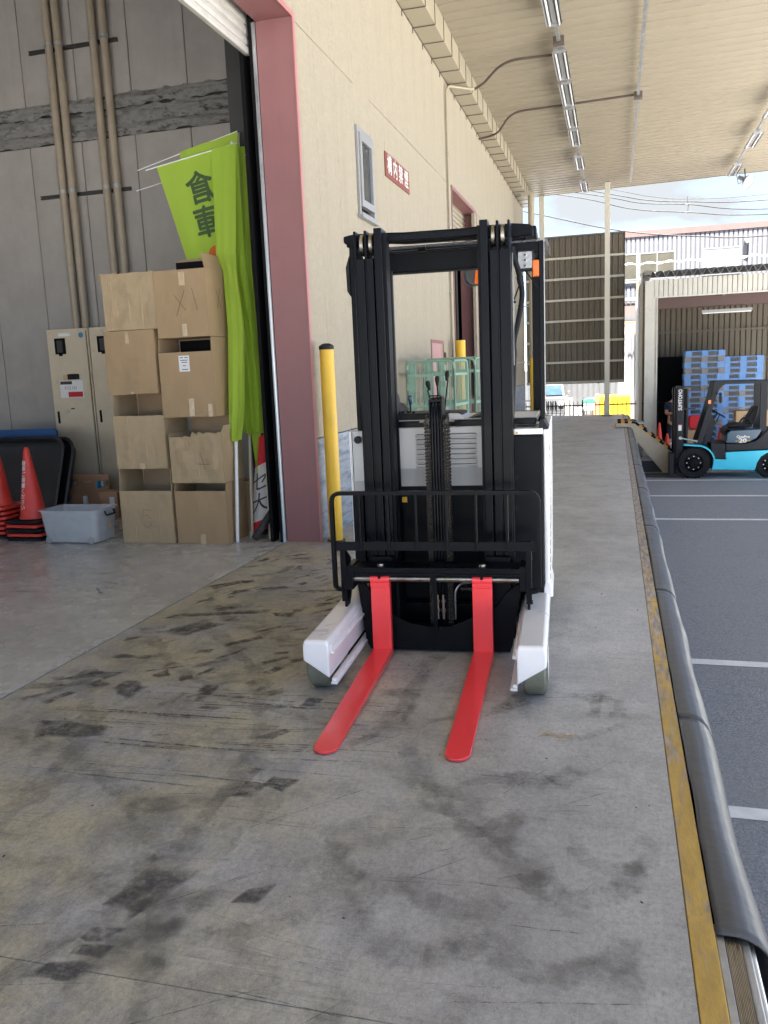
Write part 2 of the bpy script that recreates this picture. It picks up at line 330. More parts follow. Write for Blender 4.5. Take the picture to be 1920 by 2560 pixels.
def floor_mat(name, base, tint, dirt, rough, tint_rng, lane=None, grime=1.0):
    """worn concrete: blotchy tone, yellow worn-through coat, tyre grime along the traffic lane, grit, hairline scratches"""
    m = bpy.data.materials.new(name); m.use_nodes = True; n, L = nodes(m); b = n['Principled BSDF']
    tc = n.new('ShaderNodeTexCoord'); sx = n.new('ShaderNodeSeparateXYZ'); L(tc.outputs['Object'], sx.inputs[0])
    def nz(scale, det=8, ro=.65, st=(1, 1, 1), rot=0, off=0):
        mp = n.new('ShaderNodeMapping'); mp.inputs['Scale'].default_value = st; mp.inputs['Rotation'].default_value = (0, 0, rot); mp.inputs['Location'].default_value = (off, off, 0); L(tc.outputs['Object'], mp.inputs[0])
        z = n.new('ShaderNodeTexNoise'); z.inputs['Scale'].default_value = scale; z.inputs['Detail'].default_value = det; z.inputs['Roughness'].default_value = ro; L(mp.outputs[0], z.inputs[0]); return z.outputs[0]
    def mr(x, a, c, d=0, e=1):
        r = n.new('ShaderNodeMapRange'); r.inputs[1].default_value = a; r.inputs[2].default_value = c; r.inputs[3].default_value = d; r.inputs[4].default_value = e; L(x, r.inputs[0]); return r.outputs[0]
    def mul(a, c):
        q = n.new('ShaderNodeMath'); q.operation = 'MULTIPLY'; L(a, q.inputs[0])
        if isinstance(c, float): q.inputs[1].default_value = c
        else: L(c, q.inputs[1])
        return q.outputs[0]
    def mixc(f, a, c):
        q = n.new('ShaderNodeMix'); q.data_type = 'RGBA'; L(f, q.inputs['Factor'])
        for s_, k in ((a, 'A'), (c, 'B')):
            if isinstance(s_, tuple): q.inputs[k].default_value = (*s_, 1)
            else: L(s_, q.inputs[k])
        return q.outputs['Result']
    k_ = lambda c, f: tuple(x * f for x in c)
    fine = nz(55, 5, .7); vfine = nz(240, 2)
    c = mixc(mr(nz(1.1, 9, .7), .36, .66), k_(base, .82), k_(base, 1.12))
    tm = mr(nz(1.7, 8, .65, off=3), *tint_rng)
    w = None
    if lane:
        w = mr(sx.outputs[0], lane[1], lane[0]); tm = mul(tm, mr(sx.outputs[0], lane[1] - .2, lane[0] - .1))
    c = mixc(tm, c, tint)
    def lay(f, col):
        nonlocal c
        c = mixc(f if w is None else mul(f, mr(w, 0, 1, .45, 1)), c, col)
    lay(mr(nz(2.3, 9, .72, (1, .6, 1), .7), .47, .68, 0, .72 * grime), dirt)
    lay(mr(nz(5.5, 9, .75, (.6, 1.2, 1), 1.0, 5), .5, .68, 0, .6 * grime), k_(dirt, .85))
    lay(mr(nz(13, 9, .82, (1, .5, 1), .8, 2), .49, .66, 0, .6 * grime), k_(dirt, 1.1))
    lay(mr(nz(3.0, 10, .85, (.22, 3.2, 1), .06, 8), .55, .68, 0, .6 * grime), k_(dirt, .8))
    lay(mr(nz(4.0, 6, .8, (.12, 9, 1), -.1, 1), .6, .67, 0, .55 * grime), k_(dirt, .6))
    lay(mr(nz(4.0, 6, .8, (.15, 8, 1), .75, 6), .62, .68, 0, .4 * grime), k_(base, 1.5))
    c = mixc(mr(fine, .4, .7, 0, .38), c, k_(dirt, .9))
    c = mixc(mr(nz(90, 4, .75, (1, .35, 1), .2, 7), .52, .7, 0, .36), c, k_(dirt, .8))
    c = mixc(mr(vfine, .56, .74, 0, .5), c, k_(base, 1.6))
    c = mixc(mr(nz(170, 2, .5, off=4), .64, .76, 0, .5), c, k_(dirt, .5))
    L(c, b.inputs['Base Color'])
    L(mr(nz(3.4, 8, .7), .3, .7, rough - .12, rough + .16), b.inputs['Roughness'])
    bp = n.new('ShaderNodeBump'); bp.inputs['Strength'].default_value = .3; bp.inputs['Distance'].default_value = .004; L(fine, bp.inputs['Height']); L(bp.outputs[0], b.inputs['Normal'])
    M[name] = m
floor_mat('dock_concrete', (.49, .487, .478), (.54, .495, .35), (.14, .138, .134), .46, (.4, .56), (-1.5, .05))
floor_mat('hall_concrete', (.6, .605, .585), (.58, .57, .52), (.28, .28, .265), .24, (.5, .75), None, .6)
def edge_paint():
    """yellow line paint on the steel edge, rubbed off more and more towards the far end"""
    m = mat('edge_paint', (.5, .325, .075), .6, var=.22, scale=9, bump=.2, bscale=60, stretch=(3, .7, 1)); n, L = nodes(m); b = n['Principled BSDF']
    tc = n.new('ShaderNodeTexCoord'); sx = n.new('ShaderNodeSeparateXYZ'); L(tc.outputs['Object'], sx.inputs[0])
    mp = n.new('ShaderNodeMapping'); mp.inputs['Scale'].default_value = (4, .8, 1); L(tc.outputs['Object'], mp.inputs[0])
    z = n.new('ShaderNodeTexNoise'); z.inputs['Scale'].default_value = 5; z.inputs['Detail'].default_value = 10; z.inputs['Roughness'].default_value = .72; L(mp.outputs[0], z.inputs[0])
    r = n.new('ShaderNodeMapRange'); r.inputs[1].default_value = -2; r.inputs[2].default_value = 5; r.inputs[3].default_value = -.02; r.inputs[4].default_value = .26; L(sx.outputs[1], r.inputs[0])
    a = n.new('ShaderNodeMath'); a.operation = 'ADD'; L(z.outputs[0], a.inputs[0]); L(r.outputs[0], a.inputs[1])
    r2 = n.new('ShaderNodeMapRange'); r2.inputs[1].default_value = .54; r2.inputs[2].default_value = .68; L(a.outputs[0], r2.inputs[0])
    mi = n.new('ShaderNodeMix'); mi.data_type = 'RGBA'; L(r2.outputs[0], mi.inputs['Factor']); L(b.inputs['Base Color'].links[0].from_socket, mi.inputs['A'])
    z2 = n.new('ShaderNodeTexNoise'); z2.inputs['Scale'].default_value = 11; z2.inputs['Detail'].default_value = 8; L(mp.outputs[0], z2.inputs[0])
    rp = n.new('ShaderNodeValToRGB'); rp.color_ramp.elements[0].color = (.2, .16, .15, 1); rp.color_ramp.elements[1].color = (.42, .38, .33, 1); rp.color_ramp.elements[0].position = .35; rp.color_ramp.elements[1].position = .65; L(z2.outputs[0], rp.inputs[0])
    L(rp.outputs[0], mi.inputs['B']); L(mi.outputs['Result'], b.inputs['Base Color'])
edge_paint()
def cloth_mat(name, col):
    """thin banner cloth: light also comes through it"""
    m = bpy.data.materials.new(name); m.use_nodes = True; n, L = nodes(m); b = n['Principled BSDF']; b.inputs['Base Color'].default_value = (*col, 1); b.inputs['Roughness'].default_value = .8; b.inputs['Specular IOR Level'].default_value = .2
    tc = n.new('ShaderNodeTexCoord'); z = n.new('ShaderNodeTexNoise'); z.inputs['Scale'].default_value = 9; z.inputs['Detail'].default_value = 6; L(tc.outputs['Object'], z.inputs[0])
    bp = n.new('ShaderNodeBump'); bp.inputs['Strength'].default_value = .5; bp.inputs['Distance'].default_value = .02; L(z.outputs[0], bp.inputs['Height']); L(bp.outputs[0], b.inputs['Normal'])
    t = n.new('ShaderNodeBsdfTranslucent'); t.inputs[0].default_value = (*[min(1, c * 1.25) for c in col], 1); s_ = n.new('ShaderNodeMixShader'); s_.inputs[0].default_value = .4
    L(b.outputs[0], s_.inputs[1]); L(t.outputs[0], s_.inputs[2]); L(s_.outputs[0], n['Material Output'].inputs[0]); M[name] = m
cloth_mat('flag_green', (.46, .64, .085))
def decal_mat(name, col, lo, hi, scale, amax, stretch=(1, 1, 1), rot=0):
    """worn rubber smear: ragged cover over the concrete below"""
    m = bpy.data.materials.new(name); m.use_nodes = True; n, L = nodes(m); b = n['Principled BSDF']
    b.inputs['Base Color'].default_value = (*col, 1); b.inputs['Roughness'].default_value = .5
    tc = n.new('ShaderNodeTexCoord'); mp = n.new('ShaderNodeMapping'); mp.inputs['Scale'].default_value = stretch; mp.inputs['Rotation'].default_value = (0, 0, rot); L(tc.outputs['Object'], mp.inputs[0])
    z = n.new('ShaderNodeTexNoise'); z.inputs['Scale'].default_value = scale; z.inputs['Detail'].default_value = 8; z.inputs['Roughness'].default_value = .75; L(mp.outputs[0], z.inputs[0])
    r = n.new('ShaderNodeMapRange'); r.inputs[1].default_value = lo; r.inputs[2].default_value = hi; r.inputs[3].default_value = 0; r.inputs[4].default_value = amax; L(z.outputs[0], r.inputs[0])
    # fade towards the ends of each smear (uv carried by the mesh)
    at = n.new('ShaderNodeAttribute'); at.attribute_name = 'cover'; q = n.new('ShaderNodeMath'); q.operation = 'MULTIPLY'; L(r.outputs[0], q.inputs[0]); L(at.outputs['Fac'], q.inputs[1])
    t = n.new('ShaderNodeBsdfTransparent'); s = n.new('ShaderNodeMixShader'); L(q.outputs[0], s.inputs[0]); L(t.outputs[0], s.inputs[1]); L(b.outputs[0], s.inputs[2]); L(s.outputs[0], n['Material Output'].inputs[0]); M[name] = m
decal_mat('tyre_rubber', (.085, .086, .092), .34, .6, 14, .8)
decal_mat('tyre_faint', (.15, .142, .13), .36, .68, 11, .5)
decal_mat('scuff', (.045, .044, .044), .4, .6, 30, .75)
decal_mat('pale_scratch', (.62, .61, .58), .4, .6, 40, .6)

# ================================================================ SETTING: yard, dock, hall floor
GZ = -1.06
yard = MB().grid(lambda s, t: (-300 + 600 * s, -200 + 700 * t, GZ), 2, 2).build('yard_asphalt', M['asphalt'], kind='structure', loc=(0, 0, GZ))
for yy, x0, w in ((4.66, .3, .13), (7.13, .3, .13), (13.78, .3, .12), (16.19, .3, .12), (18.3, .3, .11)):
    b = MB(); b.grid(lambda s, t: (x0 + 9 * s, yy - w / 2 + w * t + .006 * math.sin(s * 40), GZ + .004), 24, 1)
    b.build('painted_line', M['line_paint'], yard)
MB().grid(lambda s, t: (4.6 + 45 * s, -50 + 110 * t, GZ + .006), 2, 2).build('bounce_apron', M['bounce_concrete'], kind='structure')  # unseen pale slab, added to bounce sunlight up under the canopy
dock = MB().box(-2.782, .185, 1.602, 24.0, -.3, 0).build('dock_floor', M['dock_concrete'], kind='structure', loc=(0, 0, 0))
MB().box(-2.782, .185, -6, 1.5985, -.3, 0).build('slab', M['dock_concrete'], dock)
MB().box(-2.8, .18, -6, 24.0, -.32, -.006).build('joint_filler', M['very_dark'], dock)
MB().box(-2.75, .25, -6, 24.0, GZ + .002, -.33).build('dock_wall', M['rough_concrete'], dock)
hall = MB().box(-13, -2.797, -6.05, 9.3, -.3, 0).build('hall_floor', M['hall_concrete'], kind='structure', loc=(-2.8, 0, 0))

def smears(name, quads, m, parent, z0, soft=.25):
    """flat smears: each quad gets a 6 x 6 grid with a 'cover' attribute that falls off at the rim"""
    me = bpy.data.meshes.new(name); V = []; F = []; cov = []
    for qi, q in enumerate(quads):
        a, b_, c, d = [Vector((p[0], p[1])) for p in q]; k = len(V); N = 8; amt = .45 + .55 * ((qi * 7919 % 100) / 100) if qi > 20 or soft > .2 else 1
        for j in range(N + 1):
            for i in range(N + 1):
                s, t = i / N, j / N
                p = a.lerp(b_, s).lerp(d.lerp(c, s), t)
                w = noise.noise(Vector((p.x * 14, p.y * 14, qi))) * (.003 if name in ('fine_scratches', 'pale_scratches', 'scuff_marks') else .03 * min(1, (a - c).length * 4))
                V.append((p.x + w, p.y + w, z0 + qi * 2e-5))
                e = min(s, 1 - s, t, 1 - t) * N
                cov.append(min(1.0, e * .7 + (.0 if soft > .2 else .25)) * amt)
        for j in range(N):
            for i in range(N):
                n0 = k + j * (N + 1) + i; F.append((n0, n0 + 1, n0 + N + 2, n0 + N + 1))
    off = WL[parent]
    me.from_pydata([(v[0] - off.x, v[1] - off.y, v[2] - off.z) for v in V], [], F); at = me.attributes.new('cover', 'FLOAT', 'POINT'); at.data.foreach_set('value', cov)
    me.materials.append(m); ob = bpy.data.objects.new(name, me); COL.objects.link(ob); ob.parent = parent; ob['kind'] = 'stuff'; WL[ob] = off
    return ob
TM = [[(-1.38, 1.856), (-1.357, 2.023), (-1.183, 2.053), (-1.278, 1.782)], [(-1.368, 1.702), (-1.353, 1.761), (-1.265, 1.761), (-1.296, 1.708)], [(-1.353, 1.651), (-1.341, 1.694), (-1.25, 1.7), (-1.261, 1.645)], [(-1.423, 1.551), (-1.377, 1.62), (-1.251, 1.63), (-1.274, 1.559)], [(-1.305, 2.477), (-1.289, 2.606), (-1.197, 2.589), (-1.214, 2.487)], [(-1.215, 2.569), (-1.199, 2.659), (-1.1, 2.633), (-1.126, 2.544)], [(-2.336, 2.782), (-2.446, 2.963), (-2.072, 2.943), (-2.031, 2.847)], [(-2.67, 4.455), (-2.664, 4.529), (-2.082, 4.717), (-2.05, 4.641)], [(-2.533, 5.0), (-2.506, 5.122), (-2.389, 5.165), (-2.506, 5.015)], [(-1.031, 1.929), (-1.01, 1.997), (-0.94, 2.034), (-0.954, 1.935)], [(-2.582, 3.447), (-2.593, 3.56), (-2.389, 3.542), (-2.421, 3.441)], [(-2.338, 3.333), (-2.317, 3.457), (-2.152, 3.392), (-2.167, 3.219)], [(-2.558, 3.126), (-2.523, 3.273), (-2.471, 3.253), (-2.52, 3.1)], [(-2.223, 3.535), (-2.193, 3.638), (-2.122, 3.535), (-2.175, 3.495)], [(-1.854, 2.889), (-1.785, 2.917), (-1.769, 2.897), (-1.836, 2.877)], [(-1.883, 3.321), (-1.891, 3.449), (-1.817, 3.446), (-1.797, 3.335)], [(-1.356, 3.274), (-1.327, 3.398), (-1.266, 3.381), (-1.276, 3.287)], [(-2.027, 4.585), (-2.05, 4.641), (-1.912, 4.673), (-1.874, 4.557)], [(-1.422, 2.932), (-1.32, 3.05), (-1.274, 3.035), (-1.325, 2.939)], [(-2.566, 4.193), (-2.399, 4.442), (-2.225, 4.395), (-2.374, 4.114)], [(-2.795, 5.213), (-2.572, 5.418), (-2.527, 5.357), (-2.683, 5.132)]]
FM = [[(-1.095, 2.22), (-1.056, 2.294), (-0.974, 2.283), (-1.035, 2.206)], [(-1.24, 2.258), (-1.253, 2.319), (-1.205, 2.321), (-1.209, 2.278)], [(-0.842, 1.563), (-0.86, 1.706), (-0.79, 1.731), (-0.76, 1.609)]]
rnd = random.Random(3)
for k in range(150):
    x = rnd.uniform(-2.72, -1.45); y = rnd.uniform(3.1, 6.6); a = rnd.gauss(.75, .5); l = rnd.uniform(.05, .26); w = rnd.uniform(.02, .085)
    d = Vector((math.cos(a), math.sin(a))) * l / 2; e = Vector((-math.sin(a), math.cos(a))) * w / 2; p = Vector((x, y))
    (TM if k % 3 else FM).append([tuple(p - d - e), tuple(p + d - e * .7), tuple(p + d + e), tuple(p - d * .9 + e)])
for k in range(46):
    x = rnd.uniform(-1.5, .1); y = rnd.uniform(1.5, 3.6); a = rnd.gauss(.9, .6); l = rnd.uniform(.1, .42); w = rnd.uniform(.05, .13)
    d = Vector((math.cos(a), math.sin(a))) * l / 2; e = Vector((-math.sin(a), math.cos(a))) * w / 2; p = Vector((x, y))
    FM.append([tuple(p - d - e), tuple(p + d - e * .7), tuple(p + d + e), tuple(p - d * .9 + e)])
def ringq(cx, cy, r0, r1, a0, a1):
    out = []; n = 7
    for k in range(n):
        t0, t1 = R(a0 + (a1 - a0) * k / n), R(a0 + (a1 - a0) * (k + 1.25) / n)
        out.append([(cx + r0 * math.cos(t0), cy + r0 * math.sin(t0)), (cx + r1 * math.cos(t0), cy + r1 * math.sin(t0)), (cx + r1 * math.cos(t1), cy + r1 * math.sin(t1)), (cx + r0 * math.cos(t1), cy + r0 * math.sin(t1))])
    return out
for a_ in ((-.5, 2.0, .12, .24, 170, 330), (-.15, 2.02, .14, .25, 180, 350), (-.42, 2.17, .1, .2, 190, 330), (-.1, 2.28, .1, .2, 200, 380), (.0, 2.4, .08, .15, 150, 400), (-.2, 2.4, .1, .22, 90, 280), (-.3, 2.6, .12, .26, 60, 260), (-.65, 2.25, .12, .24, 120, 300)):
    FM += ringq(*a_)
for cx_, cy_, r_, a0, a1 in ((-3.6, 2.2, 1.55, -25, 70), (-3.7, 2.3, 2.35, -35, 55), (-1.2, 5.6, 1.5, 180, 275), (-.6, 5.4, 2.3, 190, 262), (-2.9, .9, 1.9, 5, 85), (.9, 3.6, 1.75, 140, 235)):
    for k in range(14):
        t0, t1 = R(a0 + (a1 - a0) * k / 14), R(a0 + (a1 - a0) * (k + 1.4) / 14); q0, q1 = r_, r_ + .1 + .03 * math.sin(k * 2.1)
        if all(-2.75 < cx_ + q * math.cos(t) < .15 for q in (q0, q1) for t in (t0, t1)): FM.append([(cx_ + q0 * math.cos(t0), cy_ + q0 * math.sin(t0)), (cx_ + q1 * math.cos(t0), cy_ + q1 * math.sin(t0)), (cx_ + q1 * math.cos(t1), cy_ + q1 * math.sin(t1)), (cx_ + q0 * math.cos(t1), cy_ + q0 * math.sin(t1))])
smears('tyre_marks', TM, M['tyre_rubber'], dock, .0012, .1)
smears('tyre_smears', FM, M['tyre_faint'], dock, .0034)
SC = []
for k in range(44):
    x = rnd.uniform(-2.1, -1.0); y = rnd.gauss(3.1, .16) if k % 2 else rnd.uniform(2.5, 3.5); a = rnd.gauss(.02, .05); l = rnd.uniform(.25, .75); w = rnd.uniform(.004, .012)
    d = Vector((math.cos(a), math.sin(a))) * l / 2; e = Vector((-math.sin(a), math.cos(a))) * w / 2; p = Vector((x, y)); SC.append([tuple(p - d - e), tuple(p + d - e), tuple(p + d + e), tuple(p - d + e)])
for k in range(30):
    x = rnd.uniform(-5, -3); y = rnd.uniform(4.6, 6.3); a = rnd.gauss(.1, .35); l = rnd.uniform(.1, .5); w = rnd.uniform(.006, .03)
    d = Vector((math.cos(a), math.sin(a))) * l / 2; e = Vector((-math.sin(a), math.cos(a))) * w / 2; p = Vector((x, y)); SC.append([tuple(p - d - e), tuple(p + d - e), tuple(p + d + e), tuple(p - d + e)])
smears('scuff_marks', SC, M['scuff'], dock, .0056, .1)
PS = []
for k in range(260):
    x = rnd.uniform(-2.7, .1); y = 1.3 + 5 * rnd.random() ** 1.5; a = rnd.gauss(.05, .15) if k % 3 else rnd.gauss(.75, .2); l = rnd.uniform(.08, .5); w = rnd.uniform(.0015, .005)
    d = Vector((math.cos(a), math.sin(a))) * l / 2; e = Vector((-math.sin(a), math.cos(a))) * w / 2; p = Vector((x, y)); (SC if k % 4 else PS).append([tuple(p - d - e), tuple(p + d - e), tuple(p + d + e), tuple(p - d + e)])
smears('fine_scratches', SC[74:], M['scuff'], dock, .0078, .1); smears('pale_scratches', PS, M['pale_scratch'], dock, .0126, .1)
# litter on the floor
b = MB()
for k in range(60):
    x = rnd.uniform(-2.4, .15); y = rnd.uniform(1.6, 6.5); s_ = rnd.uniform(.0015, .0045); b.obox((x, y, s_ * .3), (s_ * 2, s_, s_ * .6), Matrix.Rotation(rnd.uniform(0, 3), 3, 'Z'))
b.build('floor_grit', M['dark_steel'], dock, kind='stuff')
b = MB()
for k in range(26):
    b.obox((-.2 + rnd.gauss(0, .035), 3.17 + rnd.gauss(0, .015), .002 + .0001 * k), (rnd.uniform(.01, .03), .003, .002), Matrix.Rotation(rnd.uniform(-1, 1), 3, 'Z'))
b.build('wood_shavings', M['tape'], dock, kind='stuff')

# dock edge: painted steel angle, rubber bumper sheets, bare ribbed plate at the near end
edge = thing('dock_edge', (.25, 3, 0), 'worn yellow steel edging with black rubber bumper along the dock', 'dock edge')
for y0, y1, m_ in ((-6, 1.2, 'edge_paint'), (1.203, 5.15, 'edge_paint'), (5.153, 9.5, 'edge_paint'), (9.503, 16.5, 'edge_paint'), (16.503, 24, 'edge_paint')):
    MB().box(.187, .25, y0, y1, -.1, .003).build('edge_angle', M[m_], edge, bevel=.003)
prof = [(.256, .002), (.30, .003), (.325, -.003), (.348, -.018), (.366, -.042), (.379, -.075), (.386, -.115), (.387, -.16), (.384, -.21), (.378, -.27)]
ys = [2.06, 3.42, 5.42, 7.6, 9.9, 12.2, 14.5, 16.8, 19.1, 21.4, 23.6]
for k in range(len(ys) - 1):
    y0, y1 = ys[k] + .006, ys[k + 1] - .006; ph = rnd.uniform(0, 6); n_ = len(prof) - 1
    def fn(s, t):
        i = min(int(s * n_), n_ - 1); q = s * n_ - i; x = prof[i][0] * (1 - q) + prof[i + 1][0] * q; z = prof[i][1] * (1 - q) + prof[i + 1][1] * q
        wv = .006 * math.sin(t * (y1 - y0) * 5 + ph) * s + .004 * noise.noise(Vector((x * 8, t * 7, ph)))
        tw = .05 * max(0, s - .35) * (1 - t) if k == 0 else 0
        return (x + wv + (.02 * s * max(0, 1 - t * 4) if k == 0 else 0), y0 + (y1 - y0) * t + (tw * 1.0 if k == 0 else 0), z + .4 * wv)
    MB().grid(fn, 27, 40).build('bumper_sheet', M['rubber_sheet'], edge, smooth=True, solid=.008)
MB().box(.252, .272, -6, 2.12, -.12, -.008).build('inner_plate', M['galvanised'], edge, bevel=.002)
for k in range(10):
    MB().box(.274 + k * .0036, .2763 + k * .0036, -6, 2.12, -.12, -.01).build('grip_rib', M['steel_worn'], edge)
MB().box(.252, .334, -6, 24, -.4, -.034).build('bumper_core', M['very_dark'], edge)
MB().box(.312, .334, -6, 2.12, -.13, -.022).build('outer_bar', M['galvanised'], edge, bevel=.006, seg=3)
MB().tube([(.336, -6, -.038), (.336, 2.12, -.038)], .011, 10).build('edge_rod', M['steel'], edge, smooth=True)
MB().box(.335, .35, -6, 2.12, -.34, -.05).build('outer_face', M['galvanised'], edge)

# ================================================================ WAREHOUSE
FX = -2.475
wh = thing('warehouse', (-2.6, 12, 0), 'cream panelled warehouse wall with pink framed doorway beside the dock', 'building')
PW = .57; y0 = 8.37 - PW * 26
D2 = (13.55, 16.0)
bk = 8.37 - PW * 26; nP = 0
panel_cache = {}
def wall_panel(y, z0, z1, m, cut=0):
    key = (round(z0, 2), round(z1, 2), m.name, cut)
    if key not in panel_cache:
        ob = MB().box(-.06, 0, .0025 + cut, PW - .0025, z0, z1).build('wall_panel', m, wh, world=False, bevel=.004, seg=1)
        panel_cache[key] = ob
    else:
        ob = panel_cache[key].copy(); COL.objects.link(ob); ob.parent = wh
    ob.location = (FX - WL[wh].x, y - WL[wh].y, 0)
    return ob
y = 8.37 - PW * 18
while y < 24.1 - .2:
    yc = y + PW / 2
    indoor = -3.5 < yc < 6.66
    if indoor or D2[0] - .1 < yc < D2[1] - .1: wall_panel(y, 4.262, 7.6, M['cream_wall'])
    elif abs(y - 8.37) < .01:
        wall_panel(y, .9, 3.0, M['cream_wall']); wall_panel(y, 3.842, 7.6, M['cream_wall'])
    elif 11.6 < yc < 12.5: wall_panel(y, 1.83, 4.217, M['cream_wall']); wall_panel(y, 4.223, 7.6, M['cream_wall'])
    else:
        wall_panel(y, .9, 4.217, M['cream_wall'], .135 if 6.6 < y < 6.7 else 0); wall_panel(y, 4.223, 7.6, M['cream_wall'], .135 if 6.6 < y < 6.7 else 0)
    y += PW
yend = y
MB().box(FX - .06, FX, 6.66, 6.793, 4.272, 7.6).build('wall_panel', M['cream_wall'], wh)
# core behind the panels, skirting
b = MB()
for a, c, z0, z1 in ((-6, -3.5, 0, 7.6), (-3.5, 6.72, 4.25, 7.6), (6.78, D2[0], 0, 7.6), (D2[0], D2[1], 4.25, 7.6), (D2[1], yend, 0, 7.6)): b.box(-2.79, FX - .058, a, c, z0, z1)
b.build('core_wall', M['cream_wall'], wh)
MB().box(-6, FX, yend, yend + .02, 0, 7.6).build('end_wall', M['cream_wall'], wh)
for a, c in ((6.78, 11.62), (12.53, D2[0] - .02), (D2[1] + .02, yend)):
    MB().box(FX - .05, FX + .003, a, c, -.001, .893).build('skirting', M['blue_peeled'], wh, bevel=.004)
# doorway frame
fr = MB().box(-2.782, FX + .004, 6.752, 6.79, 0, 4.262).build('door_frame', M['pink_steel'], wh)
MB().box(-2.782, FX + .004, -3.5, 6.75, 4.236, 4.262).build('header', M['pink_steel'], fr)
MB().box(FX + .004, FX + .012, 6.745, 6.79, 0, 4.27).build('frame_trim', M['pink_edge'], fr)
MB().box(FX + .004, FX + .012, -3.5, 6.745, 4.228, 4.27).build('frame_trim', M['pink_edge'], fr)
MB().box(-2.79, FX, -3.56, -3.52, 0, 4.25).build('door_frame', M['pink_steel'], wh)
MB().box(-2.815, -2.785, 6.735, 6.75, 0, 4.23).build('guide_strip', M['galvanised'], wh, bevel=.002)
MB().box(-2.8, -2.79, 6.731, 6.735, 0, 4.23).build('guide_strip', M['steel'], wh)
g = MB(); g.box(-2.93, -2.9, 6.73, 6.95, 0, 4.6); g.box(-2.84, -2.817, 6.73, 6.95, 0, 4.6); g.box(-2.93, -2.817, 6.9, 6.95, 0, 4.6)
g.build('shutter_guide', M['very_dark'], wh)
sh = thing('roller_shutter', (-2.87, 2.9, 4.0), 'rolled-up pale metal shutter at the top of the pink doorway', 'shutter')
zz = 4.06
while zz < 4.75:
    b = MB(); b.prism([(-2.885, zz), (-2.862, zz + .012), (-2.858, zz + .04), (-2.862, zz + .068), (-2.885, zz + .078)], 1, -3.48, 6.8); b.build('slat', M['shutter_metal'], sh); zz += .08
MB().box(-2.9, -2.85, -3.48, 6.78, 4.0, 4.058).build('bottom_rail', M['shutter_metal'], sh, bevel=.012, seg=3)
# second doorway further along
fr2 = MB(); fr2.box(-2.79, FX + .005, D2[0] - .02, D2[0] + .02, 0, 4.25); fr2.box(-2.79, FX + .005, D2[1] - .02, D2[1] + .02, 0, 4.25); fr2.box(-2.79, FX + .005, D2[0] + .02, D2[1] - .02, 4.2, 4.258)
fr2.build('door_frame', M['pink_steel'], wh)
zz = 3.62
k = 0
sh2 = thing('roller_shutter', (-2.7, 14.7, 3.6), 'half seen cream shutter above the second doorway', 'shutter')
while zz < 4.2:
    MB().prism([(-2.72, zz), (-2.69, zz + .012), (-2.685, zz + .04), (-2.69, zz + .068), (-2.72, zz + .078)], 1, D2[0] + .021, D2[1] - .021).build('slat', M['cream_metal'], sh2); zz += .08
# inside of second doorway: dark store
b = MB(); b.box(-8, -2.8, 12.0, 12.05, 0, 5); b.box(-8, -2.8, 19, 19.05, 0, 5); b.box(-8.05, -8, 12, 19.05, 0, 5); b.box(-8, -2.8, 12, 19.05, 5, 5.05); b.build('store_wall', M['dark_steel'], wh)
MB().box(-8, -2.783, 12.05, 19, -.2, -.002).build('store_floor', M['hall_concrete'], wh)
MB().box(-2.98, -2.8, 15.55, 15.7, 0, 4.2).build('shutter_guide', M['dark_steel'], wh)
# hall: interior
WY = 9.2
b = MB(); b.box(-13, -12.95, -6, WY, 0, 7.6); b.box(-13, -2.8, -6.05, -6, 3.4, 7.6); b.box(-13, -12, -6.05, -6, 0, 3.4); b.box(-4, -2.8, -6.05, -6, 0, 3.4); b.build('hall_wall', M['alc_grey'], wh)  # wide gap in the unseen end wall, added to let daylight into the hall
MB().box(-13.1, -2.44, -6.1, 26, 7.605, 7.7).build('hall_ceiling', M['dark_ceiling'], wh)
MB().box(-13, -2.8, WY + .002, WY + .1, 0, 7.6).build('hall_wall', M['dark_steel'], wh)
MB().box(-2.86, -2.8, 6.97, WY, 0, 7.6).build('hall_wall', M['alc_grey'], wh)
ipc = {}
x = -5.34 + .71 * 3
while x > -12.9:
    for z0, z1 in ((.0, 4.245), (4.70, 7.6)):
        if z0 not in ipc:
            ob = MB().box(-.704, -.004, -.05, 0, z0, z1).build('wall_panel', M['alc_grey'], wh, world=False, bevel=.006, seg=1); ipc[z0] = ob
        else:
            ob = ipc[z0].copy(); COL.objects.link(ob); ob.parent = wh
        ob.location = (x - WL[wh].x, WY - WL[wh].y, 0)
    x -= .71
def band(z0, z1, d, sd):
    def fn(s, t):
        X = -13 + 10.2 * s; n_ = noise.fractal(Vector((X * 2.2, t * 2 + sd, sd)), 1, 2, 5)
        e = .035 * noise.fractal(Vector((X * 5, sd * 3 + round(t), 1)), 1, 2, 4)
        return (X, WY - d - .035 * n_ - .03 * math.sin(math.pi * t), z0 + (z1 - z0) * t + (e if t in (0, 1) else 0))
    return fn
for z0, z1, d, sd in ((4.25, 4.37, .055, 1), (4.37, 4.56, .03, 5), (4.56, 4.7, .055, 9.3)):
    MB().grid(band(z0, z1, d, sd), 300, 10).build('concrete_band', M['rough_concrete'], wh, smooth=True)
# steel corner column
c = MB(); c.box(-3.31, -2.97, 7.3, 7.32, 0, 7.4); c.box(-3.31, -2.97, 7.6, 7.62, 0, 7.4); c.box(-3.15, -3.13, 7.32, 7.6, 0, 7.4)
c.build('steel_column', M['dark_steel'], wh)
